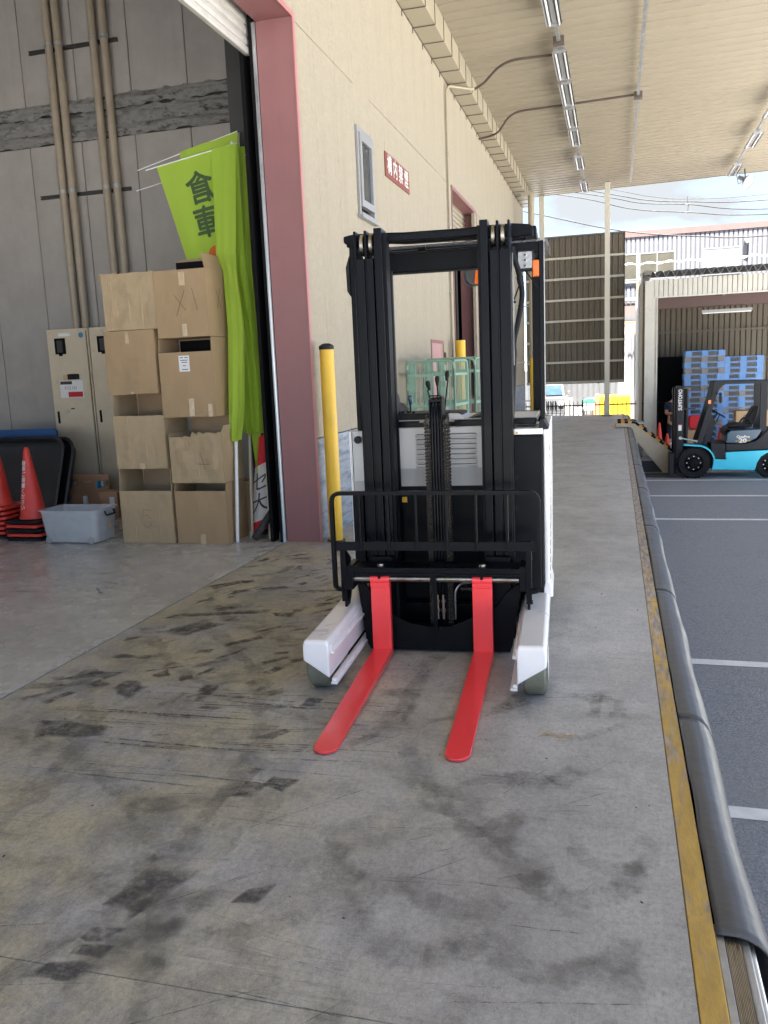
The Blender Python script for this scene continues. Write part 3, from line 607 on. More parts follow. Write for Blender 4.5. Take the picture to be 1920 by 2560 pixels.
# pipes on the inner wall
for k, (px, lb) in enumerate(((-6.31, 'leftmost beige pipe running up the grey hall wall above lockers'), (-6.182, 'second beige pipe from the left on the grey hall wall'), (-5.726, 'third beige pipe from the left on the grey hall wall'), (-5.584, 'rightmost of four beige pipes on the grey hall wall'))):
    p = thing('wall_pipe', (px, 9.06, 0), lb, 'pipe', 'pipes on the hall wall')
    MB().tube([(px, 9.08, .0), (px, 9.08, 7.4)], .046, 16).build('pipe', M['pipe_beige'], p, smooth=True)
    for z in (3.69, 5.3):
        MB().tube([(px, 9.08, z - .02), (px, 9.08, z + .02)], .052, 16).build('clamp', M['galvanised'], p, smooth=True)
for z, x0, x1, lb in ((5.27, -6.62, -5.45, 'upper steel channel holding the four hall pipes'), (3.66, -6.66, -5.44, 'lower steel channel holding the four hall pipes')):
    MB().box(x0, x1, 9.13, 9.146, z - .02, z + .02).add(*(lambda q: (q.v, q.f))(MB().box(x0, x1, 9.115, 9.13, z + .012, z + .02).box(x0, x1, 9.115, 9.13, z - .02, z - .012))).build('pipe_channel', M['dark_steel'], label=lb, cat='bracket', group='pipe channels')
# outer wall fittings -------------------------------------------------------
w = thing('wall_window', (FX, 8.65, 3.0), 'narrow grey aluminium awning window high on the cream wall', 'window')
wf = MB(); yA, yB, zA, zB = 8.372, 8.938, 2.99, 3.84
wf.box(FX - .05, FX + .025, yA, yA + .045, zA, zB); wf.box(FX - .05, FX + .025, yB - .045, yB, zA, zB); wf.box(FX - .05, FX + .025, yA + .045, yB - .045, zB - .05, zB); wf.box(FX - .05, FX + .035, yA + .045, yB - .045, zA, zA + .035)
wf.build('frame', M['light_grey_metal'], w, bevel=.003)
sa = MB(); sa.box(FX - .015, FX + .04, yA + .05, yA + .11, 3.08, zB - .06); sa.box(FX - .015, FX + .04, yB - .11, yB - .05, 3.08, zB - .06); sa.box(FX - .015, FX + .04, yA + .11, yB - .11, zB - .13, zB - .06); sa.box(FX - .015, FX + .04, yA + .11, yB - .11, 3.08, 3.15)
s1 = sa.build('sash', M['light_grey_metal'], w, bevel=.003)
MB().box(FX + .005, FX + .012, yA + .11, yB - .11, 3.15, zB - .13).build('pane', M['window_glass'], s1)
MB().box(FX - .06, FX - .05, yA + .04, yB - .04, zA + .03, zB - .04).build('reveal', M['dark_steel'], w)
MB().box(FX + .0, FX + .06, yA - .03, yB + .03, zA - .03, zA - .002).build('sill', M['light_grey_metal'], w)
sg = thing('no_smoking_sign', (FX, 10.04, 3.58), 'maroon wall sign with four white Japanese characters', 'sign')
MB().box(FX + .002, FX + .014, 9.47, 10.6, 3.58, 3.842).build('board', M['sign_maroon'], sg, bevel=.002)
for ch, yy in zip('構内禁煙', (9.64, 9.9, 10.16, 10.43)):
    lettering(ch, .215, lambda u, v: (FX + .0165, yy + u * .95, 3.71 + v), M['white_print'], sg, bold=.004)
dr = thing('side_door', (FX, 12.08, 0), 'closed pink service door in the cream wall', 'door')
MB().box(FX - .05, FX + .01, 11.63, 11.67, 0, 1.85).box(FX - .05, FX + .01, 12.48, 12.52, 0, 1.85).box(FX - .05, FX + .01, 11.67, 12.48, 1.81, 1.85).build('frame', M['pink_steel'], dr)
MB().box(FX - .045, FX - .005, 11.672, 12.478, .005, 1.808).build('leaf', M['pink_door'], dr)
MB().box(FX - .005, FX + .04, 12.38, 12.44, .85, 1.0).build('handle', M['steel'], dr)
MB().box(FX + .002, FX + .02, 12.56, 12.64, 1.5, 1.68).build('switch_box', M['dark_steel'], dr)
# box gutter with brackets
gt = thing('box_gutter', (-2.33, 12, 5.66), 'cream boxed gutter with brackets along the top of the wall', 'gutter')
ZB, ZT = 5.675, 5.96
yb = 10.555 - .5676 * 20; k = 0
while yb < 24.0:
    y1 = min(yb + .5676, 24.1)
    MB().box(FX + .012, -2.185, yb + .003, y1 - .003, ZB + random.uniform(-.002, .002), ZT).build('gutter_section', M['cream_metal'], gt, bevel=.006)
    br = MB(); br.box(FX + .002, -2.178, yb - .006, yb + .003, ZB - .012, ZB - .003); br.box(-2.184, -2.176, yb - .006, yb + .003, ZB - .003, ZT + .04); br.box(FX + .002, FX + .01, yb - .008, yb + .004, ZB - .07, ZB)
    br.build('bracket', M['conduit_brown'], gt); yb += .5676
MB().box(FX + .012, -2.17, 24.1, 24.11, ZB - .01, ZT + .03).build('end_cap', M['cream_metal'], gt)
# wall conduit and downpipe
cd = thing('wall_conduit', (-2.44, 13.14, 0), 'thin cream conduit running down the wall beside the second doorway', 'conduit')
MB().tube(fillet([(-2.445, 13.14, 1.3), (-2.445, 13.14, 5.58), (-2.2, 13.6, 5.64), (-2.12, 13.72, 5.66)], .12), .019, 10).build('pipe', M['cream_metal'], cd, smooth=True)
for z in (1.6, 2.6, 3.6, 4.6): MB().box(-2.475, -2.42, 13.115, 13.165, z, z + .02).build('clip', M['galvanised'], cd)
MB().box(-2.474, -2.41, 13.09, 13.19, 1.15, 1.32).build('switch_box', M['cream_metal'], cd, bevel=.004)
dp = thing('downpipe', (-2.05, 22.2, 0), 'cream downpipe with its lower part painted yellow at the dock end', 'downpipe')
MB().tube([(-2.05, 22.2, 1.62), (-2.05, 22.2, 5.6)], .078, 18).build('upper_pipe', M['cream_metal'], dp, smooth=True)
MB().tube([(-2.05, 22.2, .0), (-2.05, 22.2, 1.62)], .08, 18).build('lower_pipe', M['yellow_paint'], dp, smooth=True)
for z, m in ((1.72, 'cream_metal'), (.75, 'yellow_paint'), (.62, 'yellow_paint'), (2.9, 'cream_metal')): MB().tube([(-2.05, 22.2, z), (-2.05, 22.2, z + .1)], .088, 18).build('collar', M[m], dp, smooth=True)
for z in (.5, 1.5, 2.9, 4.2): MB().box(-2.46, -2.1, 22.19, 22.21, z, z + .03).build('bracket', M['galvanised'], dp)
MB().box(-2.3, -2.02, 22.1, 22.3, 5.6, 5.68).build('hopper', M['cream_metal'], dp)

# ================================================================ CANOPY
cz = lambda x: 5.955 + .016 * (x + 2)
cp = thing('canopy_roof', (0, 10, 5.9), 'cream ribbed steel canopy roof over the loading dock', 'canopy')
CX1 = 3.85; pitch = .283; CY0 = -4.5; prof = [(0, 0), (.19, 0), (.2, .004), (.214, .024), (.256, .024), (.27, .004)]
pts = []; y = CY0
while y < 24.15:
    pts += [(y + a, h) for a, h in prof]; y += pitch
b = MB(); vs = []; fs = []
for i, (yy, h) in enumerate(pts): vs += [(-2.47, yy, cz(-2.47) + h), (CX1, yy, cz(CX1) + h)]
for i in range(len(pts) - 1): fs.append((2 * i, 2 * i + 1, 2 * i + 3, 2 * i + 2))
b.add(vs, fs); b.build('ribbed_deck', M['deck_cream'], cp)
MB().add([(-2.47, CY0, cz(-2.47) + .06), (CX1, CY0, cz(CX1) + .06), (CX1, 24.2, cz(CX1) + .06), (-2.47, 24.2, cz(-2.47) + .06), (-2.47, CY0, cz(-2.47) + .3), (CX1, CY0, cz(CX1) + .3), (CX1, 24.2, cz(CX1) + .3), (-2.47, 24.2, cz(-2.47) + .3)], [(0, 3, 2, 1), (4, 5, 6, 7), (0, 1, 5, 4), (1, 2, 6, 5), (2, 3, 7, 6), (3, 0, 4, 7)]).build('roof_top', M['deck_cream'], cp)
MB().add([(-2.2, 24.2, cz(-2.2) + .0), (CX1, 24.2, cz(CX1)), (CX1, 24.26, cz(CX1)), (-2.2, 24.26, cz(-2.2)), (-2.2, 24.2, cz(-2.2) + .33), (CX1, 24.2, cz(CX1) + .33), (CX1, 24.26, cz(CX1) + .33), (-2.2, 24.26, cz(-2.2) + .33)], [(0, 3, 2, 1), (4, 5, 6, 7), (0, 1, 5, 4), (1, 2, 6, 5), (2, 3, 7, 6), (3, 0, 4, 7)]).build('fascia', M['deck_cream'], cp)
for px, py, lb in ((-.215, 23.45, 'cream canopy post standing at the middle of the dock end'), (-1.96, 24.3, 'cream canopy post near the downpipe at the dock end')):
    p = thing('canopy_post', (px, py, 0), lb, 'post', 'canopy posts')
    MB().box(px - .066, px + .066, py - .066, py + .066, 0, cz(px) - .002).build('shaft', M['post_cream'], p, bevel=.006)
    MB().box(px - .13, px + .13, py - .13, py + .13, .0, .014).build('base_plate', M['dark_steel'], p)
# lighting rails and twin-tube fittings
def rail(x, y0, y1, lb):
    r = thing('light_rail', (x, (y0 + y1) / 2, 5.8), lb, 'rail', 'lighting rails under the canopy')
    MB().box(x - .024, x + .024, y0, y1, 5.83, 5.862).build('channel', M['galvanised'], r)
    y = y0 + .4
    while y < y1:
        MB().box(x - .032, x + .032, y, y + .03, 5.824, 5.868).box(x + .03, x + .036, y, y + .02, 5.868, cz(x)).build('hanger', M['galvanised'], r); y += 1.5
rail(-.775, 2, 23.6, 'steel lighting rail carrying the row of twin tubes near the wall')
rail(.35, 2, 22.9, 'bare steel rail without lamps along the middle of the canopy')
rail(2.7, 8, 23.3, 'steel lighting rail on the right that carries the floodlight')
lights = [(-.775, 10.75), (-.775, 12.95), (-.775, 14.35), (-.775, 15.75), (-.775, 17.15), (-.775, 19.37), (-.775, 22.0), (2.7, 16.6), (2.7, 18.9), (2.7, 21.75)]
ordn = ['nearest', 'second', 'third', 'fourth', 'fifth', 'sixth', 'farthest']
proto = None
for i, (x, y) in enumerate(lights):
    lb = ('%s twin-tube lamp in the row under the canopy near the wall' % ordn[i]) if i < 7 else ('%s twin-tube lamp on the right-hand rail' % ['nearest', 'middle', 'farthest'][i - 7])
    if proto is None:
        proto = thing('tube_light', (0, 0, 0), lb, 'lamp', 'twin-tube lamps under the canopy')
        MB().box(-.03, .03, 0, 1.22, -.045, .0).build('housing', M['light_grey_metal'], proto)
        for s in (-1, 1):
            MB().prism([(s * .03, -.002), (s * .098, -.05), (s * .105, -.085), (s * .099, -.085), (s * .092, -.054), (s * .03, -.012)], 1, 0, 1.22).build('reflector', M['light_grey_metal'], proto)
            MB().tube([(s * .062, .015, -.062), (s * .062, 1.205, -.062)], .015, 10).build('tube', M['tube_glass'], proto, smooth=True)
        for yy in (0, 1.2): MB().box(-.085, .085, yy, yy + .02, -.08, -.012).build('end_cap', M['galvanised'], proto)
        ob = proto
    else: ob = copy_tree(proto); ob['label'] = lb
    ob.location = (x, y, 5.828)
for pts_, lb in ((((-.8, 13.3, 5.85), (-1.6, 13.32, 5.87), (-1.98, 13.75, 5.72), (-2.12, 13.8, 5.68)), 'nearer bent brown conduit from the wall to the lamp row'),
                 (((.35, 15.78, 5.87), (-.93, 15.92, 5.88), (-1.8, 15.95, 5.88), (-2.12, 16.45, 5.66), (-2.47, 16.5, 5.63)), 'farther bent brown conduit crossing to the bare rail')):
    MB().tube(fillet(pts_, .25), .019, 8).build('ceiling_conduit', M['conduit_brown'], smooth=True, label=lb, cat='conduit', group='conduits under the canopy')
jb = MB().box(-.85, -.7, 12.72, 12.84, 5.80, 5.9); jb.build('junction_box', M['conduit_brown'], label='dark junction box on the lamp rail near the wall', cat='box', group='junction boxes')
MB().box(.28, .42, 15.7, 15.84, 5.80, 5.9).build('junction_box', M['conduit_brown'], label='dark junction box on the bare middle rail', cat='box', group='junction boxes')
fl = thing('floodlight', (2.98, 22.4, 5.6), 'round dish floodlight hanging under the far right canopy edge', 'floodlight')
ax = Vector((.55, -.45, -.42)).normalized()
def dish(prof, c, ax, n=24):
    x = ax.orthogonal().normalized(); y = ax.cross(x); vs = []; fs = []
    for r, h in prof:
        for k in range(n):
            a = 2 * math.pi * k / n; vs.append(Vector(c) + ax * h + (x * math.cos(a) + y * math.sin(a)) * r)
    for i in range(len(prof) - 1):
        for k in range(n): fs.append((i * n + k, i * n + (k + 1) % n, (i + 1) * n + (k + 1) % n, (i + 1) * n + k))
    return MB().add(vs, fs)
c0 = (2.93, 22.5, 5.56)
dish([(.0, -.16), (.05, -.16), (.06, -.02), (.09, .03), (.16, .1), (.185, .14)], c0, ax).build('reflector', M['light_grey_metal'], fl, smooth=True)
dish([(.0, .128), (.178, .128)], c0, ax).build('lens', M['lamp_lens'], fl)
MB().tube(fillet([(2.72, 22.45, 5.83), (2.8, 22.45, 5.45), (2.86, 22.46, 5.5)], .05), .012, 8).build('arm', M['galvanised'], fl, smooth=True)
MB().tube([(2.93, 22.45, 5.8), (2.95, 22.47, 5.6)], .014, 8).build('arm', M['dark_steel'], fl, smooth=True)

# ================================================================ REACH FORKLIFT (local frame: u right, v away from camera, z up)
T = thing('reach_forklift', (-.89, 3.97, 0), 'stand-up reach forklift with red forks, black mast and white legs on the dock', 'forklift', rz=R(3.3))
def B(b, name, m, parent=None, **k): return b.build(name, M[m], parent or T, world=False, **k)
# forks
for u0, u1 in ((-.303, -.205), (.212, .310)):
    w = u1 - u0; uc = (u0 + u1) / 2; out = [(u0, 0.0), (u1, 0.0), (u1, -1.02)]
    out += [(uc + w / 2 * math.cos(R(-a)), -1.06 + .055 * math.sin(R(-a))) for a in range(12, 180, 14)] + [(u0, -1.02)]
    b = MB(); n_ = len(out); zt = lambda v: .016 + .03 * (1 + v / 1.12)
    b.add([(x, v, zt(v)) for x, v in out] + [(x, v, .004) for x, v in out], [tuple(range(n_)), tuple(reversed(range(n_, 2 * n_)))] + [(i, n_ + i, n_ + (i + 1) % n_, (i + 1) % n_) for i in range(n_)])
    prof = [(-.0, .045), (.002, .02), (.012, .008), (.04, .004), (.04, .385), (.004, .385), (-.0, .38)]
    b.prism(prof, 0, u0, u1)
    f = B(b, 'fork', 'fork_red', bevel=.006, seg=3)
    e = MB(); n2 = 14
    ring = [(.022 + .034 * math.cos(R(360 * k / n2)), .411 + .027 * math.sin(R(360 * k / n2))) for k in range(n2)]
    e.prism(ring, 0, u0, u1); e.prism([(-.008, .372), (.03, .372), (.03, .398), (-.01, .396)], 0, u0 + .001, u1 - .001)
    B(e, 'hook', 'fork_red', f, bevel=.003)
    B(MB().box(uc - .006, uc + .006, -.015, .012, .418, .442), 'slot', 'very_dark', f)
    B(MB().cyl((uc, .03, .43), (uc, .03, .475), .012, n=10).cyl((uc, .03, .475), (uc, .03, .487), .018, n=6), 'lock_pin', 'steel_worn', f)
B(MB().cyl((-.39, .024, .412), (.44, .024, .412), .0165, n=16), 'fork_shaft', 'steel_worn', smooth=True)
# carriage
c = MB(); c.box(-.392, .446, -.012, .13, .446, .476); c.box(-.392, .446, -.012, .004, .432, .446)
ca = B(c, 'carriage', 'black_paint', bevel=.003)
for x in (-.33, -.25, -.17, -.09, -.01, .07, .15, .23, .31, .39): B(MB().cyl((x, .05, .474), (x, .05, .4775), .007, n=8), 'bolt_hole', 'very_dark', ca)
for s, x in ((-1, -.408), (1, .462)):
    B(MB().box(x - .018, x + .018, -.01, .14, .36, .485), 'end_plate', 'black_paint', ca, bevel=.003)
    B(MB().prism([(-.005, .26), (.05, .25), (.12, .34), (.12, .5), (.02, .565), (-.005, .565)], 0, x - s * .0 + s * .02, x + s * .032), 'side_plate', 'black_paint', ca, bevel=.002)
    for z in (.3, .52): B(MB().cyl((x + s * .03, .02, z), (x + s * .045, .02, z), .011, n=6), 'bolt', 'black_satin', ca)
B(MB().box(.005, .035, -.014, .03, .385, .45), 'centre_bracket', 'black_paint', ca, bevel=.002)
B(MB().box(.012, .03, .02, .05, .12, .39), 'centre_strip', 'black_paint', ca)
# load backrest
br = MB(); V_ = -.025
path = fillet([(-.44, V_, .366), (-.478, V_, .37), (-.478, V_, .858), (.54, V_, .852), (.54, V_, .372), (.5, V_, .366)], .05, 6)
for i in range(len(path) - 1): br.bar(path[i], path[i + 1], .02, .026, up=(0, 1, 0))
bk = B(br, 'load_backrest', 'black_paint')
B(MB().box(-.47, .533, V_ - .004, V_ + .005, .566, .612), 'cross_bar', 'black_satin', bk, bevel=.002)
for x in (-.335, -.191, -.051, .098, .242, .391): B(MB().box(x - .006, x + .006, V_ - .013, V_ + .013, .568, .85), 'upright_bar', 'black_paint', bk, bevel=.002)
for x in (-.436, .49): B(MB().box(x - .014, x + .014, V_ + .005, V_ + .03, .3, .612), 'upright_bar', 'black_paint', bk, bevel=.002)
# mast rails (three per side)
def side(s, c0):
    X = lambda a: c0 + s * a           # a measured outwards from the truck's centre line
    def bx(a0, a1, v0, v1, z0, z1): lo, hi = sorted((X(a0), X(a1))); return MB().box(lo, hi, v0, v1, z0, z1)
    r = B(bx(.236, .275, .17, .29, .08, 2.14), 'mast_rail', 'black_paint', bevel=.003)
    B(bx(.222, .236, .2, .29, .08, 2.12), 'rail_web', 'black_satin', r)
    r = B(bx(.283, .318, .172, .31, .06, 2.0), 'mast_rail', 'black_paint', bevel=.003)
    B(bx(.314, .326, .178, .31, .06, 2.133), 'rail_web', 'black_paint', r, bevel=.002)
    r = B(bx(.328, .372, .174, .33, .06, 2.0), 'mast_rail', 'black_paint', bevel=.003)
    B(bx(.368, .380, .18, .33, .06, 2.133), 'rail_web', 'black_paint', r, bevel=.002)
    B(bx(.276, .283, .2, .3, .06, 2.05), 'rail_gap', 'very_dark', r); B(bx(.318, .328, .2, .3, .06, 2.05), 'rail_gap', 'very_dark', r)
    for a in (.288, .334):
        lo, hi = sorted((X(a), X(a + .02)))
        B(MB().cyl((lo, .235, 2.07), (hi, .235, 2.07), .052, n=24), 'mast_roller', 'steel_worn', smooth=True, bevel=.003)
side(1, .034); side(-1, .026)
for z0, z1, v0, v1 in ((2.085, 2.115, .26, .3), (.1, .2, .3, .36)):
    B(MB().box(-.36, .42, v0 + .02, v1 + .02, z0, z1) if z0 < 1 else MB().box(-.2, .26, v0, v1, z0, z1), 'mast_cross_tie', 'black_paint', bevel=.003)
# chains, hoses, sprockets
def chain(u, v, z0, z1, name):
    b = MB(); z = z0; k = 0
    while z < z1:
        for s in (-1, 0, 1): b.box(u + s * .009 - .0022, u + s * .009 + .0022, v - .009, v + .009, z, z + .0145) if (k + s) % 2 else b.box(u + s * .009 - .0014, u + s * .009 + .0014, v - .006, v + .006, z + .002, z + .013)
        b.cyl((u - .0155, v, z + .0155), (u + .0155, v, z + .0155), .0045, n=6); z += .0175; k += 1
    return B(b, name, 'chain_steel')
for u in (-.017, .078):
    chain(u, .19, .12, 1.185, 'lift_chain'); chain(u, .245, .12, 1.16, 'lift_chain')
    B(MB().lathe([(0, -.012), (.03, -.012), (.034, -.006), (.034, .006), (.03, .012), (0, .012)], (u, .218, 1.185), 20, 0), 'chain_wheel', 'chain_steel', smooth=True)
B(MB().cyl((-.06, .218, 1.185), (.12, .218, 1.185), .006, n=8), 'chain_axle', 'steel_worn')
for k, u in enumerate((.006, .021, .036, .051)):
    B(MB().tube(smoothpath([(u + (u - .028) * .1, .2, .15), (u, .2, .7), (u, .2, 1.1), (u, .21, 1.25), (u, .26, 1.3), (u, .33, 1.22), (u, .34, .6)]), .0068, 8), 'hose', 'black_paint', smooth=True)
B(MB().box(-.006, .062, .19, .215, 1.285, 1.296).box(-.006, .0, .19, .3, 1.19, 1.296).box(.056, .062, .19, .3, 1.19, 1.296), 'hose_guide', 'black_paint')
B(MB().tube(fillet([(.0, .2, 1.29), (.0, .2, 1.315), (.057, .2, 1.315), (.057, .2, 1.29)], .006), .003, 6), 'hose_guide', 'black_paint')
B(MB().cyl((.03, .27, .1), (.03, .27, 1.15), .036, n=18), 'lift_cylinder', 'black_paint', smooth=True)
for u in (-.222, .282): B(MB().cyl((u, .36, .1), (u, .34, 1.95), .03, n=16), 'lift_cylinder', 'black_paint', smooth=True)
for u in (.012, .042): B(MB().cyl((u, .17, .16), (u, .17, .29), .007, n=8).cyl((u, .17, .2), (u, .17, .215), .012, n=6).cyl((u, .17, .25), (u, .17, .262), .012, n=6), 'chain_anchor', 'steel_worn')
B(MB().tube(fillet([(.1, .2, .15), (.1, .2, .3), (.13, .2, .345), (.19, .2, .35)], .04), .006, 8), 'hydraulic_pipe', 'steel', smooth=True)
B(MB().cyl((.13, .22, .31), (.2, .22, .31), .014, n=10).cyl((.15, .22, .31), (.16, .22, .31), .022, n=6), 'hydraulic_fitting', 'chain_steel')
B(MB().box(.14, .2, .2, .3, .35, .362), 'bracket_plate', 'galvanised')
# toe plate in front of the mast foot
tp = [(-.395, .36), (-.36, .365), (-.334, .33), (-.225, .2), (-.13, .155), (-.02, .136), (.09, .14), (.197, .19), (.29, .225), (.33, .26), (.37, .32), (.43, .37), (.45, .365), (.4, .05), (.385, .012), (-.34, .012), (-.36, .05)]
tpo = B(MB().prism(tp, 1, .1, .125), 'toe_plate', 'black_satin', bevel=.002)
B(MB().box(-.33, .37, .126, .45, .03, .1), 'mast_foot', 'black_paint')
for u in (-.27, .33): B(MB().box(u - .06, u + .06, .127, .17, .1, .5), 'mast_foot', 'black_paint')
# straddle legs
for s, a0, a1 in ((-1, -.505, -.385), (1, .455, .582)):
    ui, uo = (a1, a0) if s < 0 else (a0, a1)
    def pt(k): return ui + (uo - ui) * k
    lg = MB(); vf, vb = -.535, .62
    sec = [(pt(0), .085), (pt(0), .245), (pt(.06), .262), (pt(.92), .262), (pt(1), .245), (pt(1), .17), (pt(.98), .165)]
    rows = []
    for v, dz in ((vf, -.012), (vf + .012, 0), (-.1, .004), (.3, .012), (vb, .02)):
        rows.append([(u, v, z + (dz if z > .2 else 0)) for u, z in sec])
    n_ = len(sec); vs = [p for r_ in rows for p in r_]; fs = [tuple(range(n_)), tuple(reversed(range((len(rows) - 1) * n_, len(rows) * n_)))]
    for i in range(len(rows) - 1):
        for k in range(n_): fs.append((i * n_ + k, i * n_ + (k + 1) % n_, (i + 1) * n_ + (k + 1) % n_, (i + 1) * n_ + k))
    lg.add(vs, fs); leg = B(lg, 'straddle_leg', 'truck_white', bevel=.008, seg=3)
    # inner guide rail of the leg
    d = -s
    gr = MB(); lo, hi = sorted((ui, ui + d * .02)); gr.box(lo, hi, -.5, .4, .19, .205); gr.box(lo, hi, -.5, .4, .06, .075); lo, hi = sorted((ui, ui + d * .008)); gr.box(lo, hi, -.5, .4, .205, .235)
    lo, hi = sorted((ui + d * .0, ui + d * .03)); gr.box(lo, hi, -.515, .4, .05, .062)
    B(gr, 'guide_rail', 'truck_white', leg, bevel=.002)
    lo, hi = sorted((ui + d * .001, ui + d * .003)); B(MB().box(lo, hi, -.2, .3, .08, .094), 'grease_strip', 'very_dark', leg)
    wc = (uo - s * .055 if s < 0 else uo - .052, -.39, .127)
    w = B(MB().lathe([(.05, -.05), (.115, -.05), (.126, -.04), (.127, 0), (.126, .04), (.115, .05), (.05, .05)], (wc[0], wc[1], wc[2]), 40, 0), 'load_wheel', 'wheel_poly', smooth=True)
    B(MB().lathe([(0, -.046), (.05, -.046), (.05, .046), (0, .046)], wc, 20, 0), 'hub', 'fork_red' if s < 0 else 'truck_white', w)
    if s > 0: B(MB().lathe([(0, .0), (.075, .0), (.08, .004), (0, .006)], (uo + .001, -.39, .14), 30, 0), 'wheel_cover', 'truck_white', leg, smooth=True)
# body
bd = B(MB().box(-.52, .585, .62, 1.55, .2, 1.09), 'body', 'truck_white', bevel=.02, seg=3)
B(MB().box(-.44, .5, .44, .62, .12, .83), 'front_bulkhead', 'black_satin')
lp = B(MB().box(-.30, .36, .425, .45, .826, 1.142), 'louvre_panel', 'truck_grey', bevel=.006, seg=3)
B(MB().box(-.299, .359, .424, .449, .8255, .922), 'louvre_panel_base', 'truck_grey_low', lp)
for k in range(7):
    z = 1.104 - k * .0268
    B(MB().prism([(.43, z), (.411, z - .004), (.413, z - .014), (.425, z - .019)], 0, -.118, .21), 'louvre', 'truck_grey', lp, bevel=.0015)
    B(MB().box(-.112, .205, .4235, .4249, z - .0005, z + .0022), 'louvre_slot', 'very_dark', lp)
B(MB().box(-.42, .52, .42, 1.2, 1.144, 1.176), 'top_rim', 'black_paint', bevel=.004)
B(MB().box(-.42, .52, .46, 1.0, 1.176, 1.18), 'rim_top', 'truck_grey')
B(MB().box(-.215, -.18, .4365, .4395, .735, .765), 'warning_sticker', 'yellow_paint')
# left side pod
pl = B(MB().box(-.468, -.30, .41, .62, .8, 1.135), 'left_pod', 'truck_grey', bevel=.012, seg=3)
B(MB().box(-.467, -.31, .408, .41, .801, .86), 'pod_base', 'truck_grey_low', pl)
kn = MB(); kn.lathe([(0, -.02), (.018, -.02), (.021, -.012), (.021, 0), (.01, .012), (0, .012)], (-.428, .39, 1.087), 10, 1); B(kn, 'knob', 'black_plastic', pl, smooth=True)
B(MB().box(-.478, -.42, .405, .63, .12, .8), 'side_skirt', 'black_satin')
B(MB().box(-.482, -.47, .41, .63, .3, 1.13), 'side_edge', 'truck_white')
# right side pod
pr = B(MB().box(.385, .556, .295, .62, .27, 1.098), 'right_pod', 'black_satin', bevel=.008, seg=2)
for z in (.72, .88): B(MB().cyl((.42, .29, z), (.42, .296, z), .011, n=12), 'screw', 'black_plastic', pr)
B(MB().box(.384, .392, .29, .4, .62, 1.09), 'pod_hinge', 'galvanised', pr)
B(MB().box(.376, .556, .30, .62, 1.1, 1.13), 'pod_cap', 'truck_white', bevel=.004)
B(MB().box(.42, .432, .298, .3, 1.105, 1.115), 'cap_latch', 'yellow_paint', pr)
B(MB().box(.557, .586, .31, 1.5, .26, 1.125), 'side_panel', 'truck_white', bevel=.01, seg=3)
for k in range(16): B(MB().box(.5865, .588, .33, .36, .34 + k * .045, .365 + k * .045), 'panel_slot', 'very_dark', T)
B(MB().prism([(.535, 1.13), (.586, 1.125), (.56, 1.17), (.54, 1.175)], 1, .32, .6), 'shoulder', 'black_plastic', bevel=.004)
B(MB().prism([(.545, .25), (.6, .25), (.6, .27), (.59, .32), (.56, .33)], 1, .3, .7), 'leg_root', 'truck_white', bevel=.006)
# console, levers, seat
cs = B(MB().prism(rrect(-.36, .13, 1.17, 1.215, .02), 1, .47, .75), 'console', 'black_plastic', bevel=.004)
B(MB().prism([(-.3, 1.21), (-.22, 1.21), (-.215, 1.225), (-.25, 1.262), (-.3, 1.27)], 1, .5, .8), 'arm_pad', 'black_plastic', bevel=.01, seg=3)
B(MB().prism([(-.34, 1.2), (-.29, 1.2), (-.31, 1.3), (-.34, 1.34)], 1, .8, 1.0), 'seat_back', 'black_plastic', bevel=.012)
B(MB().prism([(.06, 1.175), (.14, 1.175), (.13, 1.2), (.11, 1.21), (.06, 1.212)], 1, .44, .8), 'console_wing', 'truck_grey', bevel=.006)
for k in range(3): B(MB().cyl((-.2 + k * .03, .52, 1.21), (-.2 + k * .03, .52, 1.226), .008, n=8), 'switch', 'black_plastic', cs)
for (ub, zb), (ut, zt_), m in (((-.04, 1.215), (-.077, 1.385), 'black_plastic'), ((-.018, 1.22), (-.021, 1.41), 'black_plastic'), ((.012, 1.215), (.038, 1.435), 'black_plastic'), ((-.175, 1.205), (-.176, 1.31), 'navy_paint')):
    lv = B(MB().cyl((ub, .62, zb - .02), (ut, .62, zt_ - .05), .0045, n=8), 'lever', 'black_plastic')
    d = (Vector((ut, 0, zt_)) - Vector((ub, 0, zb))).normalized(); k0 = Vector((ut, .62, zt_)) - d * .055
    B(MB().tube([k0, k0 + d * .012, k0 + d * .032, k0 + d * .046, k0 + d * .054], [.007, .009, .0135, .013, .006], 12), 'lever_knob', m, lv, smooth=True)
B(MB().prism([(.15, 1.178), (.25, 1.178), (.25, 1.2), (.2, 1.19)], 1, .5, .9), 'clipboard', 'black_plastic')
# overhead guard
og = MB()
pl_ = [(-.46, 2.115), (-.46, 2.147), (-.405, 2.156), (-.24, 2.152), (-.136, 2.147), (.18, 2.145), (.25, 2.15), (.42, 2.15), (.5, 2.14), (.516, 2.125), (.516, 2.088), (.42, 2.08), (.41, 2.082), (.18, 2.09), (-.136, 2.092), (-.22, 2.1), (-.4, 2.08)]
og.prism(pl_, 1, .40, .46); gd = B(og, 'overhead_guard', 'black_paint', bevel=.006)
for x in (-.43, .5): B(MB().box(x - .03, x + .03, .46, 1.5, 2.1, 2.14), 'guard_rail', 'black_paint', gd, bevel=.006)
B(MB().box(-.3, .26, .58, .68, 1.965, 2.07), 'guard_beam', 'black_satin', bevel=.008)
B(MB().box(-.3, .3, .5, .56, 2.085, 2.098), 'guard_screen', 'wrap_film')
B(MB().cyl((-.09, .55, 2.08), (-.05, .55, 2.08), .012, n=8), 'beam_bolt', 'black_paint')
for v in (.8, 1.0, 1.2, 1.42): B(MB().box(-.43, .5, v, v + .03, 2.11, 2.135), 'guard_bar', 'black_paint', gd)
